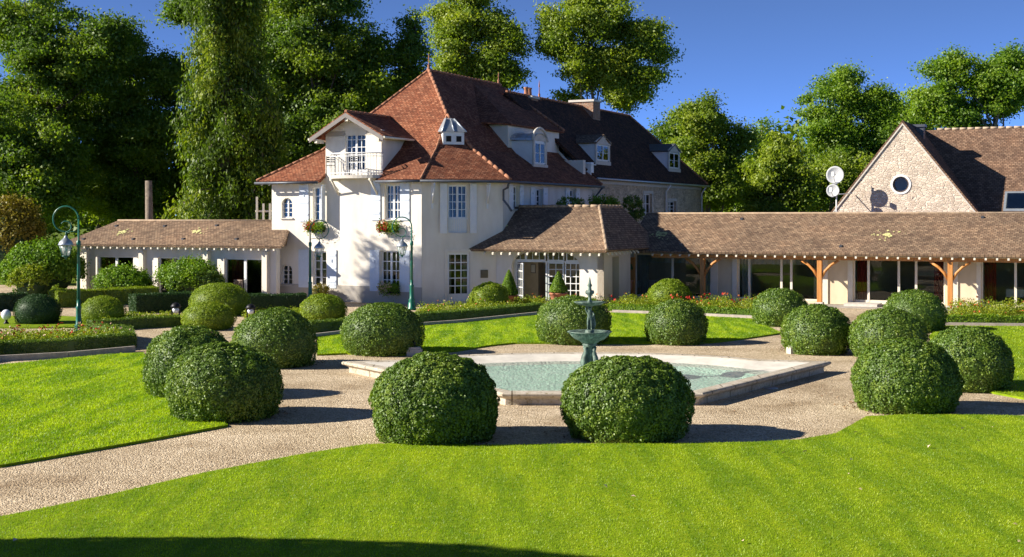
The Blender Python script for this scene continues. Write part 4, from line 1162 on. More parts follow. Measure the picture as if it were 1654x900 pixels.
b.slab([(lend, 3.6, lez), (lend, le, lez), (lend + 1.6, lr, lrz)], .11); b.slab([(-6.45, le, lez), (-7.35, -.02, lez), (-7.6, lr, lrz)], .11)
b.build('tiled_roof', M['tile_brown'], lw); ridge_line(lw, [(lend + 1.6, lr, lrz + .01), (-8.1, lr, lrz + .01)], 'ridge_brown', r=.03)
rafter_ends(lw, -19.5, -6.7, .42, le + .06, lez - .17, tilt=.48, L=.5)

# --- barn with pale stone gable, behind the gallery
barn = empty('stone_barn', HB, HANG); tag(barn, 'pale rubble stone gable with round window and tiled roof behind the gallery', 'building')
gb_ = 13.0; ax, az = ha(1458, gb_), 8.30
sl2 = 1.27; zlow = 3.0; hwid = (az - zlow) / sl2
b = MB(); cw = (ha(1455, gb_), hz(ax, gb_, 298)); R_ = .37
disc_hole_wall(b, [(ax - hwid, 0), (ax + hwid, 0), (ax + hwid, zlow), (ax, az), (ax - hwid, zlow)], cw, R_, y=gb_); b.build('gable_wall', M['stone_pale'], barn)
b = MB()
for i in range(28):
    t0, t1 = 2 * math.pi * i / 28, 2 * math.pi * (i + .985) / 28
    P = [(cw[0] + r * math.cos(t), gb_ - .03, cw[1] + r * math.sin(t)) for r, t in ((R_, t0), (R_ + .095, t0), (R_ + .095, t1), (R_, t1))]
    b.face(P); b.face([P[1], (P[1][0], gb_, P[1][2]), (P[2][0], gb_, P[2][2]), P[2]]); b.face([P[0], P[3], (P[3][0], gb_ + .2, P[3][2]), (P[0][0], gb_ + .2, P[0][2])])
o = b.build('round_window', M['white'], barn)
g = MB(); g.face([(cw[0] + R_ * math.cos(2 * math.pi * i / 24), gb_ + .12, cw[1] + R_ * math.sin(2 * math.pi * i / 24)) for i in range(24)]); g.build('pane', M['glass'], o)
g = MB(); ringp = [(cw[0] + (R_ - .03) * math.cos(2 * math.pi * i / 24), gb_ + .09, cw[1] + (R_ - .03) * math.sin(2 * math.pi * i / 24)) for i in range(25)]; g.tube(ringp, .03, 6); g.build('window_ring', M['bark_dark'], o)
g = MB(); g.box(ax - 1.5, ax + 1.5, gb_ + .9, gb_ + .95, 3.5, 6.2); g.build('dark_lining', M['inner_wall'], barn)
b = MB(); ob = .05
b.slab([(ax - hwid - .15, gb_ - ob, zlow - .19), (ax, gb_ - ob, az + .05), (ax, 18.4, az + .05), (ax - hwid - .15, 18.4, zlow - .19)][::-1], .10)
b.slab([(ax, gb_ - ob, az + .05), (ax + hwid + .15, gb_ - ob, zlow - .19), (ax + hwid + .15, 18.4, zlow - .19), (ax, 18.4, az + .05)], .10)
mr, mz = 18.4, 8.2; mlow = 13.2
b.slab([(ax + .2, mlow, 3.2), (44, mlow, 3.2), (44, mr, mz), (ax + .2, mr, mz)], .12)
b.slab([(ax + .2, mr, mz), (44, mr, mz), (44, 23.6, 3.2), (ax + .2, 23.6, 3.2)], .12)
b.build('tiled_roof', M['tile_barn'], barn); ridge_line(barn, [(ax + .8, mr, mz + .03), (44, mr, mz + .03)], 'ridge_pale', r=.06)
b = MB(); b.box(ax + hwid + .01, 43.7, 13.7, 14.0, 0, 3.3); b.box(ax - hwid, 43.7, 23.0, 23.3, 0, 3.2); b.box(ax - hwid, ax - hwid + .3, 13.31, 22.9, 0, 3.0); b.build('side_walls', M['stone_pale'], barn)
b = MB()
for s in (-1, 1):
    A_, B_ = Vector((ax, gb_ - .055, az - .08)), Vector((ax + s * (hwid + .1), gb_ - .055, zlow - .26)); dn = Vector((0, 0, -.10))
    f = [A_, B_, B_ + dn, A_ + dn]; b.face(f if s < 0 else f[::-1])
    f2 = [A_ + dn, B_ + dn, B_ + dn + Vector((0, .16, 0)), A_ + dn + Vector((0, .16, 0))]; b.face(f2 if s < 0 else f2[::-1])
b.build('verge', M['stone'], barn)
ca = ha(1484, 15.6); c = chimney(barn, ca, 15.6, 6.4, CAMZ + (VPX - 206) / FPX * H(ca, 15.6).y, .26, .26, m='lead')
# skylight on the main slope
sm = (mz - 3.2) / (mr - mlow); s0 = ha(1622, 14.6)
g = MB(); bl, bh = 14.05, 15.0
g.slab([(s0, bl, 3.2 + (bl - mlow) * sm + .10), (s0 + 1.3, bl, 3.2 + (bl - mlow) * sm + .10), (s0 + 1.3, bh, 3.2 + (bh - mlow) * sm + .10), (s0, bh, 3.2 + (bh - mlow) * sm + .10)], .12)
o = g.build('skylight', M['zinc'], barn)
g = MB(); q_ = .1; g.slab([(s0 + q_, bl + q_, 3.2 + (bl + q_ - mlow) * sm + .125), (s0 + 1.3 - q_, bl + q_, 3.2 + (bl + q_ - mlow) * sm + .125), (s0 + 1.3 - q_, bh - q_, 3.2 + (bh - q_ - mlow) * sm + .125), (s0 + q_, bh - q_, 3.2 + (bh - q_ - mlow) * sm + .125)], .02); g.build('skylight_glass', M['glass'], o)

# --- satellite dishes on one mast behind the gallery ridge
mb_ = 12.0; ma = ha(1351, mb_); P = H(ma, mb_); kk = P.y / FPX
mast = empty('satellite_dish', P, HANG); tag(mast, 'pair of round white satellite dishes on a mast before the stone gable', 'satellite dish')
zt_m = CAMZ + (VPX - 272) * kk
b = MB(); b.tube([(0, 0, 2.4), (0, 0, zt_m)], .035, 8); b.tube([(0, 0, 3.5), (.55, .9, 3.6)], .02, 6); b.tube([(0, 0, 4.9), (.55, .9, 4.95)], .02, 6); b.build('mast', M['white'], mast)
def dish(cz, r, dx):
    g = MB(); n, k = 24, 5
    for i in range(k + 1):
        rr = max(.004, r * i / k)
        for j in range(n):
            t = 2 * math.pi * j / n; g.v.append((rr * math.cos(t) + dx, -.22 + (r * r - rr * rr) / (r * 3.2), cz + rr * math.sin(t)))
    for i in range(k):
        for j in range(n):
            a, b_ = i * n + j, i * n + (j + 1) % n
            g.f.append([a, a + n, b_ + n, b_]); g.mi.append(0); g.sm.append(True)
    o = g.build('dish', M['dish_grey'], mast); md = o.modifiers.new('t', 'SOLIDIFY'); md.thickness = .015
    g = MB(); g.bar((dx, -.15, cz - r * .9), (dx, -.62, cz - .05), .025); g.box(dx - .06, dx + .06, -.72, -.58, cz - .07, cz + .14); g.build('receiver_arm', M['white'], o)
dish(CAMZ + (VPX - 283) * kk, .41, -.02); dish(CAMZ + (VPX - 308) * kk, .30, -.12)

# small dark vent tiles and lichen spots on the long roofs
def on_wing(x, y):
    for bb in np.arange(we, wr, .02):
        a_ = ha(x, bb); z = we_z + (bb - we) * (wr_z - we_z) / (wr - we)
        if VPX - (z - CAMZ) / H(a_, bb).y * FPX <= y: return a_, bb, z, (wr_z - we_z) / (wr - we)
    return a_, bb, z, .55
def on_left(x, y):
    for bb in np.arange(le, lr, .02):
        a_ = ha(x, bb); z = lez + (bb - le) * (lrz - lez) / (lr - le)
        if VPX - (z - CAMZ) / H(a_, bb).y * FPX <= y: return a_, bb, z, (lrz - lez) / (lr - le)
    return a_, bb, z, .48
def vent(parent, q):
    a_, bb, z, s = q; g = MB(); g.slab([(a_ - .07, bb - .08, z + .045), (a_ + .07, bb - .08, z + .045), (a_ + .03, bb + .12, z + .12 * s + .02), (a_ - .03, bb + .12, z + .12 * s + .02)], .02)
    g.box(a_ - .05, a_ + .05, bb - .06, bb + .02, z - .02, z + .035); g.build('roof_vent', M['lead'], parent)
for x, y in ((1198, 355), (1587, 352), (1358, 399), (1100, 396)): vent(wing, on_wing(x, y))
for x, y in ((188, 366), (266, 366), (350, 365), (135, 387), (215, 387), (296, 387), (382, 387)): vent(lw, on_left(x, y))
def lichen(parent, q, seed, r=.34):
    a_, bb, z, s = q; rg = random.Random(seed); g = MB()
    for i in range(34):
        t = rg.uniform(0, 6.28); d = abs(rg.gauss(0, r)); w = rg.uniform(.03, .10) * (1.2 - min(1, d / (2.2 * r))); ca, cb = a_ + d * math.cos(t) * 1.25, bb + d * math.sin(t) * .8
        g.face([(ca + w * math.cos(u) * rg.uniform(.6, 1.3), cb + w * math.sin(u), z + (cb + w * math.sin(u) - bb) * s + .012 + i * .0005) for u in (0, 1.05, 2.1, 3.14, 4.2, 5.2)])
    g.build('lichen_patch', M['lichen'], parent)
lichen(wing, on_wing(1064, 380), 1); lichen(wing, on_wing(1432, 380), 2); lichen(lw, on_left(200, 375), 3, .28); lichen(lw, on_left(319, 374), 4, .28)
pz = (rzz - ez) / (ry - 1.5); q_ = (ha(806, 3.0), 3.0, ez + 1.5 * pz, pz); lichen(porch, q_, 5, .3)
# ------------------------------------------------------------------ clipped box balls
def lumps(d, rng, n=7, amp=.02):
    out = np.zeros(len(d))
    for i in range(n):
        k = rng.normal(0, 1, 3); k /= np.linalg.norm(k); f = rng.uniform(3, 9)
        out += amp / (1 + f * .12) * np.sin(f * d @ k + rng.uniform(0, 6.28))
    return out
def dome_points(d, R, Hh, rng, flat=.40, p=2.35):
    "point on a clipped ball for each direction: widest at `flat` of its height"
    x, y, z = d[:, 0], d[:, 1], d[:, 2]
    c = Hh * flat
    a = np.where(z > 0, Hh - c, c * 1.8)
    h = np.sqrt(x * x + y * y)
    t = 1.0 / ((h / R) ** p + (np.abs(z) / a) ** p) ** (1 / p)
    P = d * t[:, None]; P[:, 2] += c
    return P
def ball_bush(name, R, Hh, n, leaf, m, seed, amp=.018, core=.93, p=2.35, flat=.40):
    rng = np.random.default_rng(seed)
    d = rng.normal(0, 1, (n, 3)); d /= np.linalg.norm(d, axis=1)[:, None]
    r2 = np.random.default_rng(seed + 5)
    L = lumps(d, r2, amp=amp * 1.3)
    # small bumps: leaves gather in tufts
    nt_ = int(420 * (R / .9) ** 2); tf = r2.normal(0, 1, (nt_, 3)); tf /= np.linalg.norm(tf, axis=1)[:, None]
    idx = np.zeros(n, int); best = np.full(n, -2.0)
    for s in range(0, nt_, 64):
        dd = d @ tf[s:s + 64].T; j = dd.argmax(1); v = dd[np.arange(n), j]; g = v > best; best[g] = v[g]; idx[g] = j[g] + s
    ang = np.arccos(np.clip(best, -1, 1)) * R
    tuft = np.clip(1 - ang / .075, -1.0, 1) * .034
    hgt = r2.normal(0, .016, nt_)[idx]
    P = dome_points(d, R, Hh, rng, flat, p)
    depth = rng.exponential(.034, n)
    k = 1 + L + (tuft + hgt - depth) / R
    C = np.array([0, 0, Hh * .4]); P = C + (P - C) * k[:, None]
    keep = P[:, 2] > .015; P = P[keep]; d = d[keep]; tint = (r2.uniform(0, 1, nt_)[idx][keep] * .5 + rng.uniform(0, 1, keep.sum()) * .5)
    q = leaves(P, d, leaf, leaf * .62, rng, .55)
    me = quads_mesh(name, q, M[m], col=tint)
    # dense twigs inside
    core_b = MB(); ring, seg = 14, 24
    dirs = []
    for i in range(ring + 1):
        t = math.pi * i / ring
        for j in range(seg):
            a = 2 * math.pi * j / seg; dirs.append((max(math.sin(t), 1e-4) * math.cos(a), max(math.sin(t), 1e-4) * math.sin(a), -math.cos(t)))
    dirs = np.array(dirs); Q = dome_points(dirs, R, Hh, rng, flat, p); Q = C + (Q - C) * (core + lumps(dirs, np.random.default_rng(seed + 5), amp=amp * 1.3))[:, None]
    Q[:, 2] = np.maximum(Q[:, 2], 0.0)
    core_b.v = [tuple(v) for v in Q]
    for i in range(ring):
        for j in range(seg):
            a, b = i * seg + j, i * seg + (j + 1) % seg
            core_b.f.append([a, b, b + seg, a + seg]); core_b.mi.append(0); core_b.sm.append(True)
    return me, core_b
GRP = 'clipped box balls in the formal garden'
def box_ball(label, cx_, w, ytop, ybase, m='box', seed=1, n=16000, leaf=.045, amp=.013, p=2.05, flat=.41, R=None, group=GRP):
    Df = CAMZ * FPX / (ybase - VPX)
    r = w / 2 / FPX * Df
    for _ in range(5):
        Dc = Df + .86 * r; r = w / 2 / FPX * Dc
    X = (cx_ - HPX) / FPX * Dc; Hh = CAMZ + (VPX - ytop) / FPX * Dc
    me, core = ball_bush('box_ball', r, Hh, int(n), leaf, m, seed, amp, p=p, flat=flat)
    o = link_mesh('box_ball', me, None, (X, Dc, .0), seed * 1.7 % 6.28)
    tag(o, label, 'clipped shrub', group)
    core.build('inner_twigs', M[m], o)
    return o
box_ball('large clipped box ball in front of the pool, left of the other front one', 703, 207, 572, 724, seed=1, n=56000, leaf=.046)
box_ball('large clipped box ball in front of the fountain at the front lawn edge', 1011, 209, 575, 720, seed=2, n=56000, leaf=.046)
box_ball('clipped box ball standing at the corner of the left lawn, foremost of its cluster', 361, 187, 557, 686, seed=3, n=44000, leaf=.046)
box_ball('clipped box ball half hidden behind the one at the left lawn corner', 306, 146, 527, 648, seed=4, n=26000, leaf=.046)
box_ball('clipped box ball on the gravel left of the pool tip', 444, 138, 499, 597, seed=5, n=24000, leaf=.048)
box_ball('clipped box ball on the middle lawn edge with a small stone at its foot', 618, 134, 490, 577, seed=6, n=22000, leaf=.05)
box_ball('clipped box ball directly behind the fountain', 927, 124, 477, 559, seed=7, n=20000, leaf=.05)
box_ball('clipped box ball right of the fountain on the middle lawn edge', 1093, 103, 485, 559, seed=8, n=17000, leaf=.05)
box_ball('clipped box ball where the path meets the middle lawn, before the second oak post', 1261, 90, 466, 529, seed=9, n=13000, leaf=.055)
box_ball('clipped box ball right of the pool beside a small pale stone block', 1319, 112, 491, 575, seed=10, n=18000, leaf=.05)
box_ball('clipped box ball in the middle of the right cluster', 1434, 124, 499, 583, seed=11, n=18000, leaf=.05)
box_ball('clipped box ball farthest back in the right cluster', 1477, 103, 469, 538, seed=12, n=14000, leaf=.052)
box_ball('big clipped box ball at the front of the right cluster by the front lawn', 1463, 172, 549, 673, seed=13, n=42000, leaf=.046)
box_ball('clipped box ball on the edge of the right lawn, rightmost of its cluster', 1562, 143, 528, 636, seed=14, n=26000, leaf=.046)
B2 = 'smooth rounded shrubs before the house'
box_ball('light green rounded shrub in front of the arched entrance, left of the potted cones', 790, 66, 457, 501, 'box_light', 21, 8000, .055, .03, group=B2)
box_ball('light green rounded shrub in front of the gallery near the first oak post', 1082, 70, 451, 500, 'box_light', 22, 8000, .055, .02, group=B2)
box_ball('light green rounded shrub beneath the house window by the middle lamp post', 522, 76, 475, 523, 'box_light', 23, 9000, .05, .02, group=B2)
box_ball('yellow green rounded shrub, the larger of the pair behind the left cluster', 355, 98, 457, 512, 'box_light', 24, 12000, .045, .006, group=B2)
box_ball('yellow green rounded shrub, the smaller of the pair behind the left cluster', 337, 86, 488, 535, 'box_light', 25, 12000, .042, .006, group=B2)
box_ball('yellow green clipped ball just right of the tall green lamp post', 166, 72, 478, 526, 'box_light', 26, 9000, .042, .006, group=B2)
box_ball('smooth clipped ball, shade painted into its dark green, left of the tall lamp post', 61, 74, 475, 526, 'box_dark', 27, 12000, .035, .004, group=B2)

# ------------------------------------------------------------------ loose bushes
def blob_mesh(name, ells, n, leaf, mats, seed, jitter=.8, spread=.12, W=.6, droop=None, clump=None, tintr=None):
    "leaves in clumps near the surfaces of several ellipsoids (x, y, z, rx, ry, rz)"
    rng = np.random.default_rng(seed)
    E = np.array(ells, float); vol = (E[:, 3] * E[:, 4] * E[:, 5]) ** (2 / 3); pr = vol / vol.sum()
    nc = max(20, n // (clump or 26)); which = rng.choice(len(E), nc, p=pr)
    d = rng.normal(0, 1, (nc, 3)); d[:, 2] = np.abs(d[:, 2]) * .9 - .25 * (rng.uniform(0, 1, nc) < .6) ; d /= np.linalg.norm(d, axis=1)[:, None]
    rad = 1 - rng.exponential(.14, nc); rad = np.clip(rad, .2, 1.06)
    c = E[which, :3] + d * E[which, 3:] * rad[:, None]
    ci = rng.integers(0, nc, n); sz = E[which, 3:].mean(1)[ci] * spread + .03
    P = c[ci] + rng.normal(0, 1, (n, 3)) * sz[:, None] * .6; P[:, 2] = np.maximum(P[:, 2], .02)
    nn = d[ci]
    tint = rng.uniform(0, 1, nc)[ci] * .6 + rng.uniform(0, 1, n) * .4
    q = leaves(P, nn, leaf, leaf * W, rng, jitter, droop)
    return quads_mesh(name, q, M[mats], col=tint)
def bush(label, cx_, w, ytop, ybase, m, seed, n=6000, leaf=.09, name='shrub', cat='shrub', group=None, D=None, parts=3, jitter=.8, stems=True):
    D = D or CAMZ * FPX / (ybase - VPX)
    r = w / 2 / FPX * D; D += r * .8; X = (cx_ - HPX) / FPX * D; Hh = CAMZ + (VPX - ytop) / FPX * D
    rg = random.Random(seed); E = [(0, 0, Hh * .5, r * .92, r * .9, Hh * .5)]
    for i in range(parts):
        E.append((rg.uniform(-.5, .5) * r, rg.uniform(-.4, .4) * r, Hh * rg.uniform(.3, .66), r * rg.uniform(.4, .6), r * .5, Hh * rg.uniform(.28, .4)))
    me = blob_mesh(name, E, n, leaf, m, seed, jitter)
    o = link_mesh(name, me, None, (X, D, 0)); tag(o, label, cat, group)
    if stems:
        b = MB()
        for i in range(7):
            t = rg.uniform(0, 6.28); b.tube([(0, 0, 0), (r * .2 * math.cos(t), r * .2 * math.sin(t), Hh * .3), (r * .6 * math.cos(t), r * .5 * math.sin(t), Hh * .75)], [.04, .03, .01], 5)
        b.build('stem', M['bark_dark'], o)
        b = MB(); b.ball((0, 0, Hh * .40), r * .68, r * .66, Hh * .38, 14, 8); b.build('inner_twigs', M['box_dark'], o)
    return o
bush('yellowish loose shrub behind the dark ball at the far left', 50, 66, 425, 486, 'bed', 31, 7000, .10)
bush('tall dark green laurel thicket behind the tall lamp post', 72, 135, 390, 484, 'shrub', 32, 20000, .14, cat='bush')
bush('bright green bushy shrub before the left wing, nearest the tall lamp post', 197, 98, 430, 489, 'shrub', 33, 13000, .10)
bush('bright green bushy shrub before the left wing, nearest the white house', 303, 112, 418, 489, 'shrub', 34, 16000, .10)
bush('small dark evergreen spilling right of the second wing shrub', 338, 50, 436, 489, 'box', 35, 4000, .09)
bush('reddish brown shrub under the house window beside the middle lamp post', 517, 34, 459, 489, 'yellow', 36, 1800, .07)
bush('small pale plant between the dark ball and the lamp post', 92, 22, 458, 492, 'bed', 37, 900, .07, stems=False)
bush('golden leaved bushy tree at the left edge beyond the laurel', 20, 110, 312, 462, 'yellow', 38, 15000, .16, name='small_tree', cat='tree')
for (lb_, cx_, w, yt, mm, sd) in (('dark potted shrub on the roof terrace left of the porch ridge end', 922, 44, 316, 'box', 41), ('leafy shrub on the terrace before the stone house wall', 975, 52, 312, 'shrub', 42), ('rounded dark shrub beside the stone house door', 1022, 30, 314, 'box', 43)):
    a_ = 4.4; bb_ = hb(cx_, a_); P = H(a_, bb_); k = P.y / FPX
    zt2 = CAMZ + (VPX - yt) * k; r = w / 2 * k
    E = [(0, 0, zt2 - .55, r, .5, .55), (r * .3, 0, zt2 - 1.2, r * .9, .5, .8), (0, 0, zt2 - 2.2, r * .8, .5, 1.2)]
    o = link_mesh('tall_shrub', blob_mesh('tall_shrub', E, 4200, .10, mm, sd), None, P); tag(o, lb_, 'shrub')
    b = MB(); b.tube([(0, 0, 0), (.05, 0, zt2 * .5), (0, 0, zt2 * .85)], [.06, .04, .015], 6); b.build('stem', M['bark_dark'], o)

# ------------------------------------------------------------------ low box hedges
def hedge(label, pts, w, h, m='box', n=9000, leaf=.05, seed=1, base=True, group='low clipped hedges edging the beds'):
    rng = np.random.default_rng(seed)
    P = [Vector((*p[:2], 0)) for p in pts]; seg = list(zip(P[:-1], P[1:])); Ls = np.array([(q - p).length for p, q in seg])
    si = rng.choice(len(seg), n, p=Ls / Ls.sum()); t = rng.uniform(0, 1, n)
    A = np.array([p[:] for p, q in seg])[si]; B = np.array([q[:] for p, q in seg])[si]
    D = (B - A); D /= np.linalg.norm(D, axis=1)[:, None]; N = np.stack([-D[:, 1], D[:, 0], np.zeros(n)], 1)
    u = rng.uniform(0, 1, n); tot = w + 2 * h; s = u * tot
    pos = A + (B - A) * t[:, None]; nrm = np.zeros((n, 3))
    top = (s > h) & (s < h + w); l = s <= h; r = s >= h + w
    off = np.where(top, s - h - w / 2, np.where(l, -w / 2, w / 2)); z = np.where(top, h, np.where(l, s, tot - s))
    nrm[top] = (0, 0, 1); nrm[l] = -N[l]; nrm[r] = N[r]
    bumpy = .025 * np.sin(pos[:, 0] * 5 + seed) * np.sin(pos[:, 1] * 6) + rng.normal(0, .020, n) - rng.exponential(.015, n)
    sh = np.clip((np.abs(off) - (w / 2 - .12)) / .12, 0, 1) ** 2 * .05; z = np.where(top, z - sh, z)
    off = np.where(~top, off * (1 - .07 * np.clip((z - (h - .12)) / .12, 0, 1) ** 2 / max(w, .3) * .5), off)
    pos = pos + N * off[:, None]; pos[:, 2] += z + np.where(top, .02 * np.sin(pos[:, 0] * 2.1 + seed) + .015 * np.sin(pos[:, 1] * 3.3), 0); pos += nrm * bumpy[:, None]; pos[:, 2] = np.maximum(pos[:, 2], .02)
    # ends
    ne = int(n * w * h * 2 / (tot * Ls.sum())) + 20
    for (e, dd) in ((P[0], (P[0] - P[1]).normalized()), (P[-1], (P[-1] - P[-2]).normalized())):
        nn = Vector((-dd.y, dd.x, 0)); x = rng.uniform(-w / 2, w / 2, ne); zz_ = rng.uniform(.02, h, ne)
        pe = np.array(e[:]) + np.outer(x, np.array(nn[:])) + np.outer(rng.normal(0, .012, ne), np.array(dd[:])); pe[:, 2] += zz_
        pos = np.vstack([pos, pe]); nrm = np.vstack([nrm, np.tile(np.array(dd[:]), (ne, 1))])
    q = leaves(pos, nrm, leaf, leaf * .6, rng, .6)
    me = quads_mesh('box_hedge', q, M[m], col=rng.uniform(0, 1, len(pos)))
    o = link_mesh('box_hedge', me); tag(o, label, 'hedge', group)
    b = MB(); k = .92
    for p, q_ in seg:
        d = (q_ - p).normalized(); nn = Vector((-d.y, d.x, 0)) * w / 2 * k
        if q_ is not P[-1]: q_ = q_ + d * .12
        b.prism([(p - nn)[:2], (q_ - nn)[:2], (q_ + nn)[:2], (p + nn)[:2]], 0, h - .05)
    b.build('inner_twigs', M[m], o)
    return o
def G(x, y): return gd(x, y)
hedge('low box hedge with stone edging before the orange flower bed', [G(-60, 585) , G(0, 576), G(110, 571), G(212, 562)], .42, .42, 'box', 17000, .045, 51)
hedge('short side of the low hedge turning back beside the gravel path', [G(209, 562), G(203, 548), G(150, 541)], .40, .40, 'box', 4000, .045, 52)
hedge('low hedge behind the tall lamp post and before the small yellow green ball', [G(145, 536), G(230, 530), G(292, 527)], .40, .38, 'box', 6000, .05, 53)
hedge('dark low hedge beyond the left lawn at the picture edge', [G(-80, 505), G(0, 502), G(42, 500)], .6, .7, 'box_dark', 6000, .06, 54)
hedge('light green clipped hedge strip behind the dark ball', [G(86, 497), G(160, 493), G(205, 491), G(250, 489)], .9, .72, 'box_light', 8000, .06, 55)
hedge('hedge with shade painted into its dark green behind the small lantern', [G(214, 506), G(300, 502), G(312, 501)], .8, .75, 'box_dark', 6000, .06, 56)
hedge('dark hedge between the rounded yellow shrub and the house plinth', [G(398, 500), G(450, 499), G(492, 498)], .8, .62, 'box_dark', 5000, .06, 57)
hedge('low hedge with stone edging between the two lamp posts', [G(497, 541), G(560, 535), G(600, 532)], .42, .42, 'box', 6000, .05, 58)
hedge('long low hedge with stone edging along the back of the middle lawn', [G(672, 524), G(740, 519), G(800, 514), G(872, 506)], .42, .42, 'box', 9000, .05, 59)
hedge('thin low hedge before the roses of the gallery, left stretch', [G(985, 502), G(1090, 506), G(1222, 511)], .35, .28, 'shrub', 8000, .06, 60)
hedge('thin low hedge before the roses of the gallery, right stretch', [G(1530, 523), G(1600, 524), G(1700, 525)], .35, .30, 'shrub', 7000, .06, 61)
def edging(pts, label):
    b = MB(); pts = [Vector(p) for p in pts]
    for p, q in zip(pts[:-1], pts[1:]):
        d = (q - p).normalized(); n = Vector((-d.y, d.x, 0)) * .05
        b.prism([(p - n)[:2], (q - n)[:2], (q + n)[:2], (p + n)[:2]], -.01, .16)
    tag(b.build('edging_stone', M['kerb']), kind='structure', label=label)
edging([G(-60, 593), G(0, 584), G(110, 578), G(217, 568)], 'stone edging'); edging([G(500, 548), G(560, 541), G(605, 538)], 'stone edging'); edging([G(672, 529), G(740, 524), G(872, 510)], 'stone edging')

# ------------------------------------------------------------------ flower beds
def bed(label, poly, n, h, m, blooms, seed, leaf=.07, nb=120, bs=.035):
    rng = np.random.default_rng(seed); poly = [(p[0], p[1]) for p in poly]
    pts = sample_poly(poly, n, rng)
    cl = sample_poly(poly, max(8, n // 60), rng); hh = rng.uniform(.3, 1.15, len(cl)) * h
    ci = rng.integers(0, len(cl), n); r = rng.normal(0, 1, (n, 3)); r /= np.linalg.norm(r, axis=1)[:, None] + 1e-9
    P = np.stack([cl[ci, 0], cl[ci, 1], hh[ci] * .55], 1) + r * np.stack([np.full(n, .28), np.full(n, .28), hh[ci] * .45], 1) * rng.uniform(.5, 1, n)[:, None]
    P[:, 2] = np.maximum(P[:, 2], .02)
    q = leaves(P, r, leaf, leaf * .55, rng, .8); mi = np.zeros(n, int)
    mats = [M[m]] + [M[k] for k in blooms]
    if blooms:
        j = rng.integers(0, len(cl), nb); rr = rng.normal(0, .14, (nb, 3)); B0 = np.stack([cl[j, 0], cl[j, 1], hh[j] * 1.0], 1) + rr * np.array([1, 1, .35]); B0[:, 2] = np.maximum(B0[:, 2], .08)
        rep = 6; Bp = np.repeat(B0, rep, 0) + rng.normal(0, bs * .35, (nb * rep, 3)); qb = leaves(Bp, rng.normal(0, 1, Bp.shape) + (0, 0, .6), bs * 1.6, bs * 1.4, rng, .8)
        q = np.concatenate([q, qb]); mi = np.concatenate([mi, 1 + np.repeat(rng.integers(0, len(blooms), nb), rep)])
    me = quads_mesh('flower_bed', q, mats, mi, rng.uniform(0, 1, len(q)))
    o = link_mesh('flower_bed', me); tag(o, label, 'flower bed', kind='stuff'); return o
def sample_poly(poly, n, rng):
    P = np.array(poly); lo, hi = P.min(0), P.max(0); out = np.zeros((0, 2))
    while len(out) < n:
        q = rng.uniform(lo, hi, (n * 2 + 64, 2)); ins = np.zeros(len(q), bool); j = len(P) - 1
        for i in range(len(P)):
            c = ((P[i, 1] > q[:, 1]) != (P[j, 1] > q[:, 1])) & (q[:, 0] < (P[j, 0] - P[i, 0]) * (q[:, 1] - P[i, 1]) / (P[j, 1] - P[i, 1] + 1e-12) + P[i, 0]); ins ^= c; j = i
        out = np.vstack([out, q[ins]])
    return out[:n]
bed('bed of orange and pink roses behind the low hedge at the left lawn', gp((-40, 570), (110, 566), (200, 557), (190, 549), (60, 552), (-40, 556)), 16000, .5, 'bed', ['bloom_orange', 'bloom_red', 'bloom_pale'], 61, nb=170)
bed('low lime green planting around the foot of the tall lamp post', gp((150, 560), (200, 556), (190, 545), (60, 548), (60, 553)), 5000, .35, 'bed', [], 62)
bed('lime green planting between the path hedges behind the lamp post', gp((170, 528), (290, 523), (288, 514), (180, 516)), 7000, .32, 'bed', ['bloom_pale'], 63, nb=20)
bed('yellow green ground cover before the house plinth', gp((400, 517), (495, 513), (495, 506), (400, 508)), 5000, .35, 'bed', [], 64)
bed('mixed planting behind the long low hedge near the garden door', gp((675, 516), (760, 510), (875, 500), (870, 495), (760, 499), (680, 503)), 12000, .42, 'bed', ['bloom_orange', 'bloom_pale'], 65, nb=40)
bed('golden ground cover along the foot of the entrance porch', gp((830, 499), (930, 498), (985, 499), (985, 492), (830, 492)), 6000, .45, 'bed', ['bloom_orange'], 66, nb=24)
bed('red and orange rose bed along the gallery, left stretch', gp((985, 499), (1230, 508), (1225, 499), (1000, 493)), 14000, .6, 'bed', ['bloom_orange', 'bloom_red'], 67, nb=80, bs=.05)
bed('leafy bed with orange blossom along the gallery, right stretch', gp((1530, 520), (1700, 521), (1700, 511), (1540, 510)), 13000, .72, 'bed', ['bloom_orange'], 68, nb=40, bs=.05)
bed('dense low planting beside the doorstep of the white house', gp((560, 528), (668, 520), (668, 508), (600, 512)), 6000, .3, 'bed_dark', [], 69)

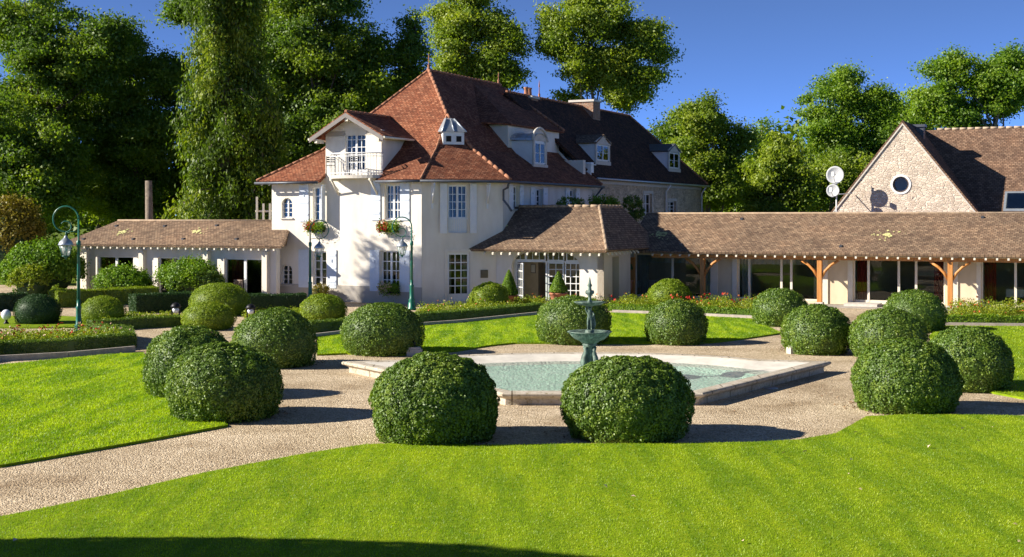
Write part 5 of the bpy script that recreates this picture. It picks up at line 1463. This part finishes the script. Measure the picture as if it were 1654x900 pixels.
# ------------------------------------------------------------------ trees
def tree(label, base, D, ells, m, seed, n=30000, leaf=.24, sub=26, trunk_r=.35, bark='bark', name='tree', group='trees behind the houses', jitter=.9, droop=None, fork=.3, W=.6, subr=(.20, .34), dens=1.0, dry=1.0, limbs=True, clumpsz=.55):
    "ells: crown ellipses in picture coordinates (x, y, half width, half height); they become solids at distance D"
    rg = np.random.default_rng(seed)
    base = Vector(((base - HPX) / FPX * D, D, 0)); sub = int(sub * 1.7); n = int(n * 1.35)
    E = []
    for (x, y, rx, ry) in ells:
        c = px(x, y, D); E.append((c.x, D + rg.uniform(-.15, .25) * rx / FPX * D, c.z, rx / FPX * D, min(rx, ry * 1.2) / FPX * D * dry, ry / FPX * D))
    E = np.array(E); vol = (E[:, 3] * E[:, 5]); pr = vol / vol.sum()
    # main limbs end at a handful of points, each carries a spray of twigs with its own tuft of leaves
    nl = max(7, int(vol.sum() * .22)); sub = int(min(620, vol.sum() * 3.9 * dens)) + 24
    wl = rg.choice(len(E), nl, p=pr); dl_ = rg.normal(0, 1, (nl, 3)); dl_ /= np.linalg.norm(dl_, axis=1)[:, None]
    limb_end = E[wl, :3] + dl_ * E[wl, 3:] * (rg.uniform(0, 1, nl) ** .5 * .72)[:, None]
    wh = rg.choice(len(E), sub, p=pr); d = rg.normal(0, 1, (sub, 3)); d /= np.linalg.norm(d, axis=1)[:, None]
    c0 = E[wh, :3] + d * E[wh, 3:] * (rg.uniform(0, 1, sub) ** .42 * 1.02)[:, None]
    near_l = ((c0[:, None, :] - limb_end[None]) ** 2).sum(2).argmin(1)
    c = c0 * .72 + limb_end[near_l] * .28                      # tufts draw together round their limb, leaving gaps between limbs
    sr = rg.uniform(.55, 1.2, sub) * (D / 95) * (1 + .25 * (leaf / .24 - 1))
    outw = c - limb_end[near_l]; outw /= np.linalg.norm(outw, axis=1)[:, None] + 1e-6
    ci = rg.choice(sub, n, p=sr ** 2 / (sr ** 2).sum()); g = rg.normal(0, 1, (n, 3)) * np.array([1, 1, .48])
    ext = rg.normal(0, .62, n)
    P = c[ci] + (g * .5 + outw[ci] * ext[:, None] * .6) * sr[ci][:, None]
    P[:, 2] = np.maximum(P[:, 2] - .05 * np.abs(ext), .1)
    tint = rg.uniform(0, 1, nl)[near_l][ci] * .3 + rg.uniform(0, 1, sub)[ci] * .4 + rg.uniform(0, 1, n) * .3
    nn = g / (np.linalg.norm(g, axis=1)[:, None] + 1e-6) * .8 + outw[ci] * .4 + (0, 0, .25)
    q = leaves(P - np.array(base[:]), nn, leaf, leaf * W, rg, jitter, droop)
    root = empty(name, base); tag(root, label, 'tree', group)
    link_mesh('crown', quads_mesh('crown', q, M[m], col=tint), root)
    # trunk and limbs
    b = MB(); B0 = np.array(base[:]); top = E[E[:, 2].argmax()]; fk = Vector((float(E[:, 0].mean() - B0[0]) * .25, 0, float(E[:, 2].min() * fork + 2)))
    tp = Vector((float(top[0] - B0[0]), 0, float(top[2] + top[5] * .5)))
    pts = [Vector((0, 0, 0)), Vector((fk.x * .4 + .1, 0, fk.z * .5)), fk, fk.lerp(tp, .35) + Vector((.25, .1, 0)), fk.lerp(tp, .7) + Vector((-.2, .2, 0)), tp]
    trunk_r *= .72; b.tube(pts, [trunk_r * 1.25, trunk_r, trunk_r * .9, trunk_r * .6, trunk_r * .35, .04], 9)
    b.build('trunk', M[bark], root)
    if limbs:
        b = MB()
        mids = []
        for k in range(nl):
            e = Vector(tuple(limb_end[k] - B0)); t = min(.92, max(.0, (e.z - 3.0 - fk.z) / max(1, tp.z - fk.z))) * .8
            s0 = fk.lerp(tp, t); mid = s0.lerp(e, .5) + Vector((rg.normal(0, .35), rg.normal(0, .35), -.5))
            r0 = trunk_r * (.55 - .3 * t); b.tube([s0, mid, e], [r0, r0 * .6, r0 * .28], 6, cap=False); mids.append((mid, e, r0))
        for k in range(sub):
            mid, e, r0 = mids[near_l[k]]; f = Vector(tuple(c[k] - B0)); u = mid.lerp(e, .35 + .65 * rg.random())
            b.tube([u, u.lerp(f, .55) + Vector((0, 0, .15)), f], [max(.02, r0 * .22), .02, .01], 4, cap=False)
        b.build('limb', M[bark], root)
    return root
tree('tall dark broadleaved tree filling the far left, sunlit on its top branches', 60, 104, [(40, 40, 90, 80), (120, 90, 110, 90), (60, 190, 110, 90), (180, 60, 55, 60), (60, 300, 120, 70)], 'oak', 101, 84000, .26, 95, .45, 'bark_dark')
tree('dark broadleaved tree with hidden trunk between the far left tree and the drooping conifer', 215, 108, [(210, 130, 60, 90), (220, 240, 80, 90), (200, 320, 80, 50), (280, 160, 40, 90)], 'oak', 102, 56000, .26, 60, .4, 'bark_dark')
tree('dark tree at the left picture edge behind the golden bush', -30, 96, [(0, 230, 60, 110), (70, 270, 70, 100), (20, 330, 90, 60)], 'oak', 103, 36000, .26, 34, .4, 'bark_dark')
def conifer(label, X_, D, ybase_, ytop_, halfw, m, seed, n=30000, droop=2.2, leaf=.34):
    rg = np.random.default_rng(seed); k = D / FPX; base = Vector(((X_ - HPX) * k, D, 0)); ztop = CAMZ + (VPX - ytop_) * k; R = halfw * k
    root = empty('conifer', base); tag(root, label, 'tree', 'trees behind the houses')
    b = MB(); b.tube([(0, 0, 0), (.1, 0, ztop * .5), (0, 0, ztop)], [.42, .3, .03], 9); b.build('trunk', M['bark'], root)
    nb_ = 120; P, N_, T = [], [], []; lim = MB()
    for i in range(nb_):
        u = (i + .5) / nb_; z = 1.2 + (ztop - 1.6) * u; r = R * (1 - u) ** .55 * rg.uniform(.38, 1.15) + .5; a = i * 2.399 + rg.normal(0, .3)
        e = Vector((r * math.cos(a), r * math.sin(a) * .9, z - r * .12)); s = Vector((0, 0, z + .4)); m_ = s.lerp(e, .55) + Vector((0, 0, .45))
        lim.tube([s, m_, e], [.09, .05, .015], 5, cap=False)
        nn = n // nb_; t = rg.uniform(.22, 1.02, nn); hang = rg.exponential(.5, nn) * (0.45 + t * .9)
        q = np.array([(s.lerp(m_, min(1, tt / .55)) if tt < .55 else m_.lerp(e, (tt - .55) / .45))[:] for tt in t])
        side = rg.normal(0, .36, (nn, 3)) * (1.3 - t * .5)[:, None]; q = q + side; q[:, 2] -= hang
        P.append(q); N_.append(np.tile([math.cos(a), math.sin(a), .2], (nn, 1))); T.append(np.full(nn, rg.uniform(0, 1)) * .6 + rg.uniform(0, .4, nn))
    P = np.vstack(P); P[:, 2] = np.maximum(P[:, 2], .1)
    lim.build('limb', M['bark'], root)
    link_mesh('crown', quads_mesh('crown', leaves(P, np.vstack(N_), leaf * .8, leaf * .34, rg, .9, 1.1), M[m], col=np.concatenate(T)), root)
    return root
conifer('tall broad drooping conifer with yellow green hanging sprays', 362, 82, 360, -190, 96, 'spruce', 111, 84000)
conifer('lower drooping conifer close against the left of the white house', 425, 82, 360, 150, 42, 'spruce', 112, 20000)
tree('very tall dense dark tree directly behind the white house, left of the roof peak', 520, 106, [(500, 10, 95, 70), (470, 110, 90, 90), (560, 120, 72, 80), (500, 210, 110, 80), (590, 75, 38, 50), (590, 200, 40, 60)], 'oak', 104, 100000, .26, 120, .5, 'bark_dark')
tree('dark broadleaved tree rising between the conifer and the big dark tree', 420, 113, [(420, 20, 60, 70), (400, 130, 60, 90), (310, 10, 40, 40)], 'oak', 105, 44000, .27, 36, .45, 'bark_dark')
tree('slim dark tree top beside the roof peak', 668, 108, [(672, 45, 20, 30), (660, 95, 32, 40), (650, 140, 30, 25)], 'oak', 106, 11000, .24, 18, .22, 'bark_dark')
tree('tall airy bright green tree above the ridge of the white house', 755, 94, [(755, 20, 52, 55), (745, 80, 55, 50), (810, 90, 36, 45), (760, 140, 75, 40), (822, 60, 24, 20), (700, 130, 30, 30), (815, 120, 34, 30)], 'poplar', 107, 60000, .21, 80, .30, subr=(.15, .28))
tree('open crowned bright tree with bare forked trunk behind the annex chimneys', 955, 94, [(950, 15, 75, 50), (1010, 60, 70, 55), (905, 62, 38, 34), (960, 105, 62, 45), (1010, 140, 60, 45), (1060, 95, 38, 45), (1030, 175, 45, 32), (920, 165, 20, 22)], 'poplar', 108, 66000, .21, 95, .30, subr=(.14, .26))
tree('rounded tree right of the annex roof with loose leafy crown', 1140, 91, [(1140, 195, 48, 45), (1125, 260, 62, 60), (1180, 230, 36, 46), (1150, 310, 80, 40)], 'poplar', 109, 50000, .2, 70, .3, subr=(.15, .28))
tree('small thin crowned tree peeping up between the annex trees', 1232, 100, [(1232, 212, 18, 22), (1240, 250, 34, 34), (1220, 300, 50, 50)], 'acacia', 110, 12000, .2, 18, .18)
tree('bright lime green dense conical tree in front of the taller ones', 1255, 84, [(1256, 240, 26, 28), (1255, 280, 48, 36), (1258, 325, 66, 34)], 'poplar', 113, 30000, .2, 34, .25, dens=1.4)
tree('wide umbrella crowned tree behind the satellite dishes', 1372, 102, [(1372, 145, 62, 36), (1320, 190, 40, 40), (1425, 170, 42, 34), (1370, 215, 74, 44), (1345, 280, 60, 50), (1430, 240, 44, 50)], 'acacia', 114, 56000, .21, 80, .3, subr=(.14, .25))
tree('broad fresh green tree above the barn roof', 1560, 92, [(1560, 120, 56, 34), (1620, 140, 52, 50), (1510, 160, 44, 28), (1580, 175, 90, 36), (1650, 110, 40, 40)], 'acacia', 115, 60000, .21, 80, .34, subr=(.15, .28))
tree('low yellow green tree between the umbrella crown and the barn gable', 1320, 90, [(1320, 300, 60, 44), (1390, 270, 40, 40)], 'poplar', 116, 20000, .2, 24, .2)
tree('fresh green tree behind the barn ridge', 1470, 108, [(1475, 200, 50, 40), (1440, 230, 50, 40)], 'acacia', 117, 14000, .24, 20, .25)
tree('dim tree closing the gap behind the annex', 1090, 112, [(1090, 250, 60, 60), (1180, 290, 80, 50), (1290, 300, 80, 50)], 'oak', 118, 26000, .3, 34, .3, 'bark_dark')
tree('shaded tree in the dark gap behind the left wing', 150, 112, [(130, 200, 130, 110), (150, 300, 150, 60), (330, 280, 90, 80)], 'oak', 119, 42000, .34, 44, .4, 'bark_dark', W=.8)
tree('shaded tree behind the left of the white house roof', 470, 114, [(470, 180, 150, 120), (440, 280, 110, 70), (590, 160, 50, 60)], 'oak', 120, 42000, .34, 44, .4, 'bark_dark', W=.8)
b = MB(); b.tube([(0, 0, 0), (.05, 0, 3), (0, 0, CAMZ + (VPX - 292) / FPX * 70)], [.26, .22, .18], 10)
tag(b.build('dead_trunk', M['bark'], None, ((240 - HPX) / FPX * 70, 70, 0)), 'bare grey tree stump standing behind the left wing roof', 'tree trunk')
# wooded background
rg0 = np.random.default_rng(77); Ew = [(x, 124 + rg0.uniform(-3, 3), rg0.uniform(2.5, 5), 5.5, 3.5, rg0.uniform(5, 7.5)) for x in np.arange(-72, 74, 4.5)]
tag(link_mesh('woodland', blob_mesh('woodland', Ew, 60000, .55, 'oak', 78, .9, .25, W=.8)), 'dark woodland undergrowth beyond all the trees', 'woodland', kind='stuff')
# fence posts by the left of the house
P0 = px(415, 350, 68); b = MB()
for i in range(5): b.box(i * .34 - .05, i * .34 + .05, -.04, .04, 0, 4.9 - (.0 if i == 0 else .35)); 
b.box(-.1, 1.5, .042, .07, 4.1, 4.2)
tag(b.build('garden_fence', M['cream'], None, (P0.x, P0.y, 0)), 'tall pale slatted fence beside the left corner of the white house', 'fence')

# unseen trees and an added shade dome left of the picture: they cast the shade on the house wall and on the near lawn
def shade_tree(label, X, Y, zc, r, rz, seed, n=16000, leaf=.26, fat=.40):
    c = 300
    rg = np.random.default_rng(seed)
    E = np.array([[0, 0, zc, r, r, rz]]); sub = 22; d = rg.normal(0, 1, (sub, 3)); d /= np.linalg.norm(d, axis=1)[:, None]
    cc = E[0, :3] + d * E[0, 3:] * (rg.uniform(0, 1, sub) ** .5 * .8)[:, None]
    ells = [(x, y, z, r * fat, r * fat, rz * fat) for x, y, z in cc]
    root = empty('tree', (X, Y, 0)); tag(root, label, 'tree', 'trees left of the garden')
    link_mesh('crown', blob_mesh('crown', ells, n, leaf, 'oak', seed, .9, .35), root)
    b = MB(); b.tube([(0, 0, 0), (.1, .1, zc * .6), (0, 0, zc + rz * .5)], [.35, .25, .05], 8)
    for e in ells[::2]: b.tube([(0, 0, zc * .55), (e[0] * .5, e[1] * .5, (zc * .55 + e[2]) / 2), e[:3]], [.12, .08, .02], 5, cap=False)
    b.build('trunk', M['bark'], root); return root
shade_tree('tree left of the picture whose shade falls on the lower house wall', -27.5, 54.0, 11.0, 2.0, 3.0, 201, 9000)
me, core = ball_bush('lawn_shade_dome', 4.15, 7.2, 30000, .15, 'oak', 203, .004, core=.97)  # out-of-view dome added and shaped for the shadow edge on the near lawn
o = link_mesh('lawn_shade_dome', me, None, (-12.4, 10.05, 0)); tag(o, 'unseen dome of foliage added left of the picture to shade the front lawn', 'tree'); core.build('inner_twigs', M['oak'], o)
shade_tree('slim tree left of the picture by the gravel path', -13.5, 14.7, 2.9, .7, .6, 205, 1500)

# ------------------------------------------------------------------ grass blades
def blades(polys, n, hgt, wid, seed, ymin=0, ymax=200, name='grass'):
    rng = np.random.default_rng(seed); out = []
    for poly, k in polys:
        p = sample_poly(poly, int(n * k), rng); u = np.abs(p[:, 0]) < p[:, 1] * .42 + .5; p = p[u & (p[:, 1] > ymin) & (p[:, 1] < ymax)]; out.append(p)
    p = np.vstack(out); N = len(p); a = rng.uniform(0, 6.28, N); h = hgt * rng.uniform(.6, 1.3, N); w = wid * rng.uniform(.7, 1.3, N)
    base = np.stack([p[:, 0], p[:, 1], np.full(N, .043)], 1); s = np.stack([np.cos(a), np.sin(a), np.zeros(N)], 1) * w[:, None] / 2
    lean = rng.normal(0, .45, (N, 2)) * h[:, None]; tip = base + np.stack([lean[:, 0], lean[:, 1], h], 1)
    q = np.stack([base - s, base + s, tip], 1)
    o = link_mesh(name, quads_mesh(name, q, M['blade'], col=rng.uniform(0, 1, N))); return o
near = [p for p in LA]
o = blades([(LA, 1.0)], 1000000, .023, .009, 301, 14.2, 26.5); tag(o, 'short mown grass of the front lawn', 'grass', kind='stuff')
o = blades([(LB, 1.0)], 300000, .034, .016, 302, 18, 36); tag(o, 'short mown grass of the left lawn', 'grass', kind='stuff')
o = blades([(LC, 1.0)], 220000, .036, .022, 303, 30, 60); tag(o, 'short mown grass of the lawn behind the pool', 'grass', kind='stuff')
o = blades([(LD, 1.0)], 120000, .036, .022, 304, 24, 60); tag(o, 'short mown grass of the right lawn', 'grass', kind='stuff')
rng = np.random.default_rng(12); P = []
for (bx, by, rr) in ((gd(703, 715).x, gd(703, 715).y + .9, 1.05), (gd(1011, 712).x, gd(1011, 712).y + .9, 1.05), (gd(361, 680).x, gd(361, 680).y + .9, 1.1), (gd(1463, 668).x, gd(1463, 668).y + .9, 1.05), (gd(444, 592).x, gd(444, 592).y + .9, 1.1), (gd(618, 573).x, gd(618, 573).y + .9, 1.2), (gd(1319, 571).x, gd(1319, 571).y + .9, 1.0)):
    k = 260; t = rng.uniform(0, 6.28, k); d = rr * .72 + rng.exponential(.22, k); P.append(np.stack([bx + d * np.cos(t), by + d * np.sin(t), np.full(k, .012)], 1))
k = 700; g = np.stack([rng.uniform(-12, 12, k), rng.uniform(18, 42, k), np.full(k, .012)], 1); P.append(g); P = np.vstack(P)
q = leaves(P, np.tile([0, 0, 1.0], (len(P), 1)), .045, .03, rng, .35)
tag(link_mesh('leaf_litter', quads_mesh('leaf_litter', q, M['litter'])), 'dry brown leaf litter scattered on the gravel', 'leaf litter', kind='stuff')
rng = np.random.default_rng(9)
lm = leaves(np.array([[0, 0, 0.0]]), np.array([[0, 0, 1.0]]), .06, .045, rng, .3)
me = quads_mesh('fallen_leaf', lm, M['bloom_pale'])
for (x, y) in ((1375, 751), (1382, 706), (1424, 713), (1300, 738), (1501, 729), (1370, 775), (1390, 800), (1604, 697), (1580, 720), (1640, 858), (1646, 886), (1266, 740), (588, 832), (24, 884), (978, 795), (1200, 885), (1555, 700), (1290, 790), (1023, 812)):
    g = gd(x, y); o = bpy.data.objects.new('fallen_leaf', me); COL.objects.link(o); o.location = (g.x, g.y, .085); o.rotation_euler = (rng.normal(0, .3), rng.normal(0, .3), rng.uniform(0, 6)); s = rng.uniform(.6, 1.3); o.scale = (s, s, s)
    tag(o, 'pale fallen leaf lying on the mown front lawn', 'leaf', 'fallen leaves on the front lawn')
# ------------------------------------------------------------------ lamp posts
def make_lamp(label, px_, D, Ht, side, rz=0.0):
    root = empty('lamp_post', ((px_ - HPX) / FPX * D, D, 0), rz); tag(root, label, 'lamp post', 'green crook lamp posts')
    b = MB(); b.lathe([(.19, 0), (.19, .08), (.15, .12), (.14, .30), (.11, .36), (.13, .42), (.085, .50), (.075, .95), (.095, 1.0), (.06, 1.05), (.055, 1.25)], seg=12, wob=.05, lobes=8); b.build('base', M['green_paint'], root)
    k = Ht / 4.15
    b = MB(); b.lathe([(.055, 1.2), (.05, 2.2), (.047, 2.86 * k), (.07, 2.88 * k), (.07, 3.05 * k), (.032, 3.08 * k), (.028, Ht - .42)], seg=10); b.build('pole', M['green_paint'], root)
    R = .40; top = Ht - .42; pts = []
    for i in range(26):      # the crook rolls over and curls back into a small scroll
        t = i / 25; ang = t * math.pi * 1.5; r = R * (1 - .0 * t)
        pts.append((side * (R - R * math.cos(ang)) * 1.0, 0, top + R * math.sin(ang) * 1.0))
    b = MB(); b.tube(pts, [.028 - .006 * i / 25 for i in range(26)], 7)
    sc = []; r2 = R * .42
    for i in range(16):
        ang = math.pi * 1.5 + i / 15 * math.pi * 1.35
        sc.append((side * (R - r2 * math.cos(ang)), 0, top - R + r2 + r2 * math.sin(ang)))
    b.tube(sc, [.021 - .008 * i / 15 for i in range(16)], 6); b.build('crook', M['green_paint'], root)
    lx = side * R * 1.0; lz = top - R
    b = MB(); b.tube([(lx, 0, lz + .02), (lx, 0, lz - .16)], .02, 6); b.tube([(0, 0, lz - .02), (lx * .5, 0, lz + .02), (lx, 0, lz - .04)], .012, 5); b.build('hanger', M['green_paint'], root)
    z = lz - .14
    b = MB(); b.lathe([(.235, -.28), (.245, -.26), (.20, -.16), (.12, -.09), (.07, -.05), (.05, .0), (.02, .04)], (lx, 0, z), 6); lan = b.build('lantern_cap', M['zinc'], root)
    b = MB(); zt, zb = z - .281, z - .60
    for i in range(6):
        t = math.pi / 3 * i; b.bar((lx + .20 * math.cos(t), .20 * math.sin(t), zt), (lx + .12 * math.cos(t), .12 * math.sin(t), zb), .018)
    b.lathe([(.12, -.03), (.13, 0)], (lx, 0, zb), 6); b.lathe([(.02, -.12), (.04, -.06), (.09, -.031)], (lx, 0, zb), 6); b.build('lantern_frame', M['green_paint'], root)
    b = MB(); b.lathe([(.112, zb + .01), (.19, zt - .005)], (lx, 0, 0), 6); b.build('lantern_glass', M['lamp_glass'], root)
    return root
def lamp_glass():
    m, nt, b = mat('lantern_glass'); b.inputs['Base Color'].default_value = (.75, .8, .78, 1); b.inputs['Roughness'].default_value = .15; b.inputs['Alpha'].default_value = .45; return m
M['lamp_glass'] = lamp_glass()
make_lamp('tall green crook lamp post in the rose bed at the left, lantern hanging left', 127, 40.6, 4.18, -1)
make_lamp('green crook lamp post before the corner of the white house, lantern hanging left', 665, 53.6, 3.85, -1)
make_lamp('green crook lamp post behind the rounded shrub, lantern hanging right', 501, 56.0, 3.72, 1)

# ------------------------------------------------------------------ pots with clipped cones
def cone_pot(label, px_, D, ytop, ybase, w):
    k = D / FPX; zt = CAMZ + (VPX - ytop) * k; zb = CAMZ + (VPX - ybase) * k; r = w / 2 * k
    root = empty('potted_cone', ((px_ - HPX) * k, D, 0)); tag(root, label, 'potted plant', 'clipped cones in terracotta pots')
    h0 = max(.42, zb)
    b = MB(); b.lathe([(r * .62, 0), (r * .75, h0 * .5), (r * .92, h0 * .88), (r * 1.0, h0 * .9), (r * 1.0, h0), (r * .85, h0)], seg=18); b.build('pot', M['terracotta'], root)
    rg = np.random.default_rng(int(px_)); n = 7000; t = rg.uniform(0, 1, n) ** .62; t = 1 - t; a = rg.uniform(0, 6.28, n); t = rg.uniform(0, 1, n)
    rr = r * (1.05 * (1 - t) ** .8 + .04) * np.minimum(1, t * 8 + .55); z = h0 + t * (zt - h0); rr = rr - rg.exponential(.015, n)
    P = np.stack([rr * np.cos(a), rr * np.sin(a), z], 1); N_ = np.stack([np.cos(a), np.sin(a), np.full(n, .4)], 1)
    link_mesh('foliage', quads_mesh('foliage', leaves(P, N_, .045, .03, rg, .6), M['shrub'], col=rg.uniform(0, 1, n)), root)
    b = MB(); b.lathe([(r * .6, h0 - .02), (r * .9, h0 + .12), (r * .5, h0 + (zt - h0) * .5), (.02, zt - .04)], seg=14); b.build('inner_twigs', M['box'], root)
cone_pot('clipped cone in a terracotta pot left of the open entrance door', 822, 56.0, 436, 477, 30)
cone_pot('clipped cone in a terracotta pot before the right half of the arch', 902, 54.8, 439, 473, 30)
# standard tree in a tall urn by the gallery entrance
P = H(8.6, 6.6); k = P.y / FPX; P = Vector(((1011 - HPX) * k, P.y, 0))
root = empty('standard_tree', P); tag(root, 'round headed dark standard tree in a tall terracotta urn at the gallery corner', 'potted plant')
b = MB(); b.lathe([(.20, .03), (.22, .08), (.12, .16), (.10, .24), (.22, .42), (.30, .7), (.28, .85), (.34, .9), (.34, .96), (.26, .96)], seg=16); b.build('urn', M['terracotta'], root)
b = MB(); b.tube([(0, 0, .9), (.02, 0, 1.5)], .03, 6); b.build('stem', M['bark_dark'], root)
zc = CAMZ + (VPX - 434) * k
link_mesh('foliage', blob_mesh('foliage', [(0, 0, zc, .27, .27, .27)], 2600, .06, 'box_dark', 71), root)
b = MB(); b.ball((0, 0, zc), .2, .2, .2); b.build('inner_twigs', M['box_dark'], root)

# ------------------------------------------------------------------ window flower boxes
def flower_box(label, x0, x1, y, mt, n=1400, red=True, seed=1, depth=.16):
    A_, B_ = ha(x0, -.2), ha(x1, -.2); z = hz((A_ + B_) / 2, -.2, y)
    P = H((A_ + B_) / 2, -.2, z); root = empty('flower_box', P, HANG); w = B_ - A_; tag(root, label, 'flower box')
    b = MB(); b.box(-w / 2, w / 2, -.10, .13, -.16, .03); b.box(-w / 2 - .015, w / 2 + .015, -.115, .145, .031, .055); b.build('planter', M['iron'], root)
    rg = np.random.default_rng(seed); P = np.stack([rg.uniform(-w / 2 - .05, w / 2 + .05, n), rg.normal(-.06, .12, n), rg.normal(.10, .12, n) - rg.exponential(.05, n)], 1)
    link_mesh('foliage', quads_mesh('foliage', leaves(P, rg.normal(0, 1, P.shape), .07, .05, rg, .8), M['shrub'], col=rg.uniform(0, 1, n)), root)
    nb = 60; c = np.stack([rg.uniform(-w / 2 - .08, w / 2 * (.15 if red else .4), nb), rg.normal(-.14, .1, nb), rg.normal(.08, .12, nb)], 1); c = np.repeat(c, 8, 0) + rg.normal(0, .025, (nb * 8, 3))
    link_mesh('blossom', quads_mesh('blossom', leaves(c, rg.normal(0, 1, c.shape), .06, .05, rg, .8), M['bloom_red' if red else 'bloom_pale']), root)
flower_box('red geranium box under the upper window left of the balcony', 498, 522, 369, None, seed=1)
flower_box('red geranium box under the upper window right of the balcony', 614, 642, 369, None, seed=2)
flower_box('green plant box with a few pink flowers on the lower window sill', 617, 643, 468, None, red=False, seed=3)

# ------------------------------------------------------------------ balcony chairs, garden lanterns, globe, stones
def chair(label, a, bb, z, rot, m='iron', s=1.0, group='folding chairs on the balcony'):
    root = empty('garden_chair', H(a, bb, z), HANG + rot); tag(root, label, 'chair', group); root.scale = (s, s, s)
    for sx in (-1, 1):
        for sy in (-1, 1):
            b = MB(); b.bar((sx * .19, sy * .18, 0), (sx * .19, -sy * .12 if False else sy * .15, .44), .025); b.build('leg', M[m], root)
    b = MB()
    for i in range(5): b.box(-.21, .21, -.19 + i * .078, -.13 + i * .078, .445, .465)
    b.build('seat', M[m], root)
    b = MB(); b.bar((-.19, .18, .44), (-.19, .25, .88), .025); b.bar((.19, .18, .44), (.19, .25, .88), .025)
    for i in range(3): b.box(-.18, .18, .215 + i * .012, .235 + i * .012, .60 + i * .10, .66 + i * .10)
    b.build('backrest', M[m], root)
am_ = (a_dl + a_dr) / 2
chair('folding chair on the balcony left of the glass door', a_dl + .62, -.5, zf_ + .003, math.radians(35)); chair('folding chair on the balcony in front of the glass door', am_ + .35, -.5, zf_ + .003, math.radians(-150))
b = empty('wooden_chair', H(ha(378, -2.0), -1.9, 0), HANG); tag(b, 'pale slatted chair outside the rightmost door of the left wing', 'chair')
for sx in (-.22, .22):
    for sy in (-.2, .2): q = MB(); q.bar((sx, sy, 0), (sx, sy, .44 if sy < 0 else .95), .04); q.build('leg', M['wood_chair'], b)
q = MB(); q.box(-.25, .25, -.24, .24, .441, .475); q.build('seat', M['wood_chair'], b)
q = MB(); [q.box(-.18 + i * .09, -.14 + i * .09, .18, .2, .50, .93) for i in range(5)]; q.box(-.24, .24, .17, .21, .931, .98); q.build('backrest', M['wood_chair'], b)
def bollard(label, x, ybase, h):
    g = gd(x, ybase); root = empty('garden_lantern', g); tag(root, label, 'garden light', 'short black garden lanterns')
    for s in (-.13, .13): b = MB(); b.box(s - .02, s + .02, -.02, .02, 0, h); b.build('leg', M['iron'], root)
    b = MB(); b.lathe([(.17, h - .02), (.19, h + .02), (.12, h + .12), (.03, h + .16)], seg=12); b.build('hood', M['iron'], root)
    b = MB(); b.lathe([(.09, h - .20), (.13, h - .10), (.10, h - .021)], seg=12); b.build('lamp_glass', M['globe'], root)
bollard('short black garden lantern before the dark hedge left of the yellow green pair', 284, 524, .62); bollard('short black garden lantern right of the yellow green pair of shrubs', 405, 520, .5)
g = gd(10, 525); root = empty('globe_light', g); tag(root, 'white globe light on a short foot on the left edge lawn', 'garden light')
b = MB(); b.lathe([(.09, 0), (.09, .08), (.05, .12), (.05, .18)], seg=12); b.build('foot', M['iron'], root)
b = MB(); b.ball((0, 0, .36), .17, .17, .19, 20, 12); b.build('globe', M['globe'], root)
def spot(label, x, y, s):
    g = gd(x, y); root = empty('stone_block', g, .3); tag(root, label, 'stone', 'small stones by the box balls')
    rg = random.Random(int(x)); b = MB()
    pts = [(-.2 * s, -.14 * s), (.18 * s, -.16 * s), (.22 * s, .12 * s), (-.16 * s, .15 * s)]
    b.prism(pts, 0, .15 * s); b.prism([(p[0] * .82, p[1] * .82) for p in pts], .151 * s, .20 * s); b.build('stone', M['stone'], root)
    b = MB(); b.lathe([(.05 * s, .201 * s), (.055 * s, .30 * s), (.03 * s, .36 * s)], seg=10); b.build('spot_lamp', M['iron'], root)
spot('small pinkish stone at the right foot of the box ball on the middle lawn', 668, 574, 1.15); spot('small pale stone block left of the box ball right of the pool', 1284, 571, 1.1)
g = gd(1245, 628); b = MB(); b.lathe([(.16, .0), (.17, .015), (.14, .03), (.03, .032)], seg=18); tag(b.build('drain_cover', M['zinc'], None, g), 'flat round metal drain cover in the gravel by the pool edge', 'drain cover')
# white tables seen through and beside the gallery windows
def table(label, a, bb):
    root = empty('dining_table', H(a, bb, .051), HANG); tag(root, label, 'table', 'laid tables inside the gallery')
    b = MB(); b.box(-.45, .45, -.45, .45, .72, .75); b.build('tabletop', M['cloth'], root)
    b = MB()
    for s in (-1, 1): b.box(-.45, .45, s * .452 - .004, s * .452 + .004, .42, .745); b.box(s * .452 - .004, s * .452 + .004, -.447, .447, .42, .745)
    b.build('tablecloth', M['cloth'], root); b = MB(); b.box(-.05, .05, -.05, .05, 0, .71); b.build('leg', M['iron'], root)
table('white clothed table inside the first gallery window', ha(1050, 9.4), 9.4); table('white clothed table inside the rightmost gallery window', ha(1645, 9.2), 9.2)
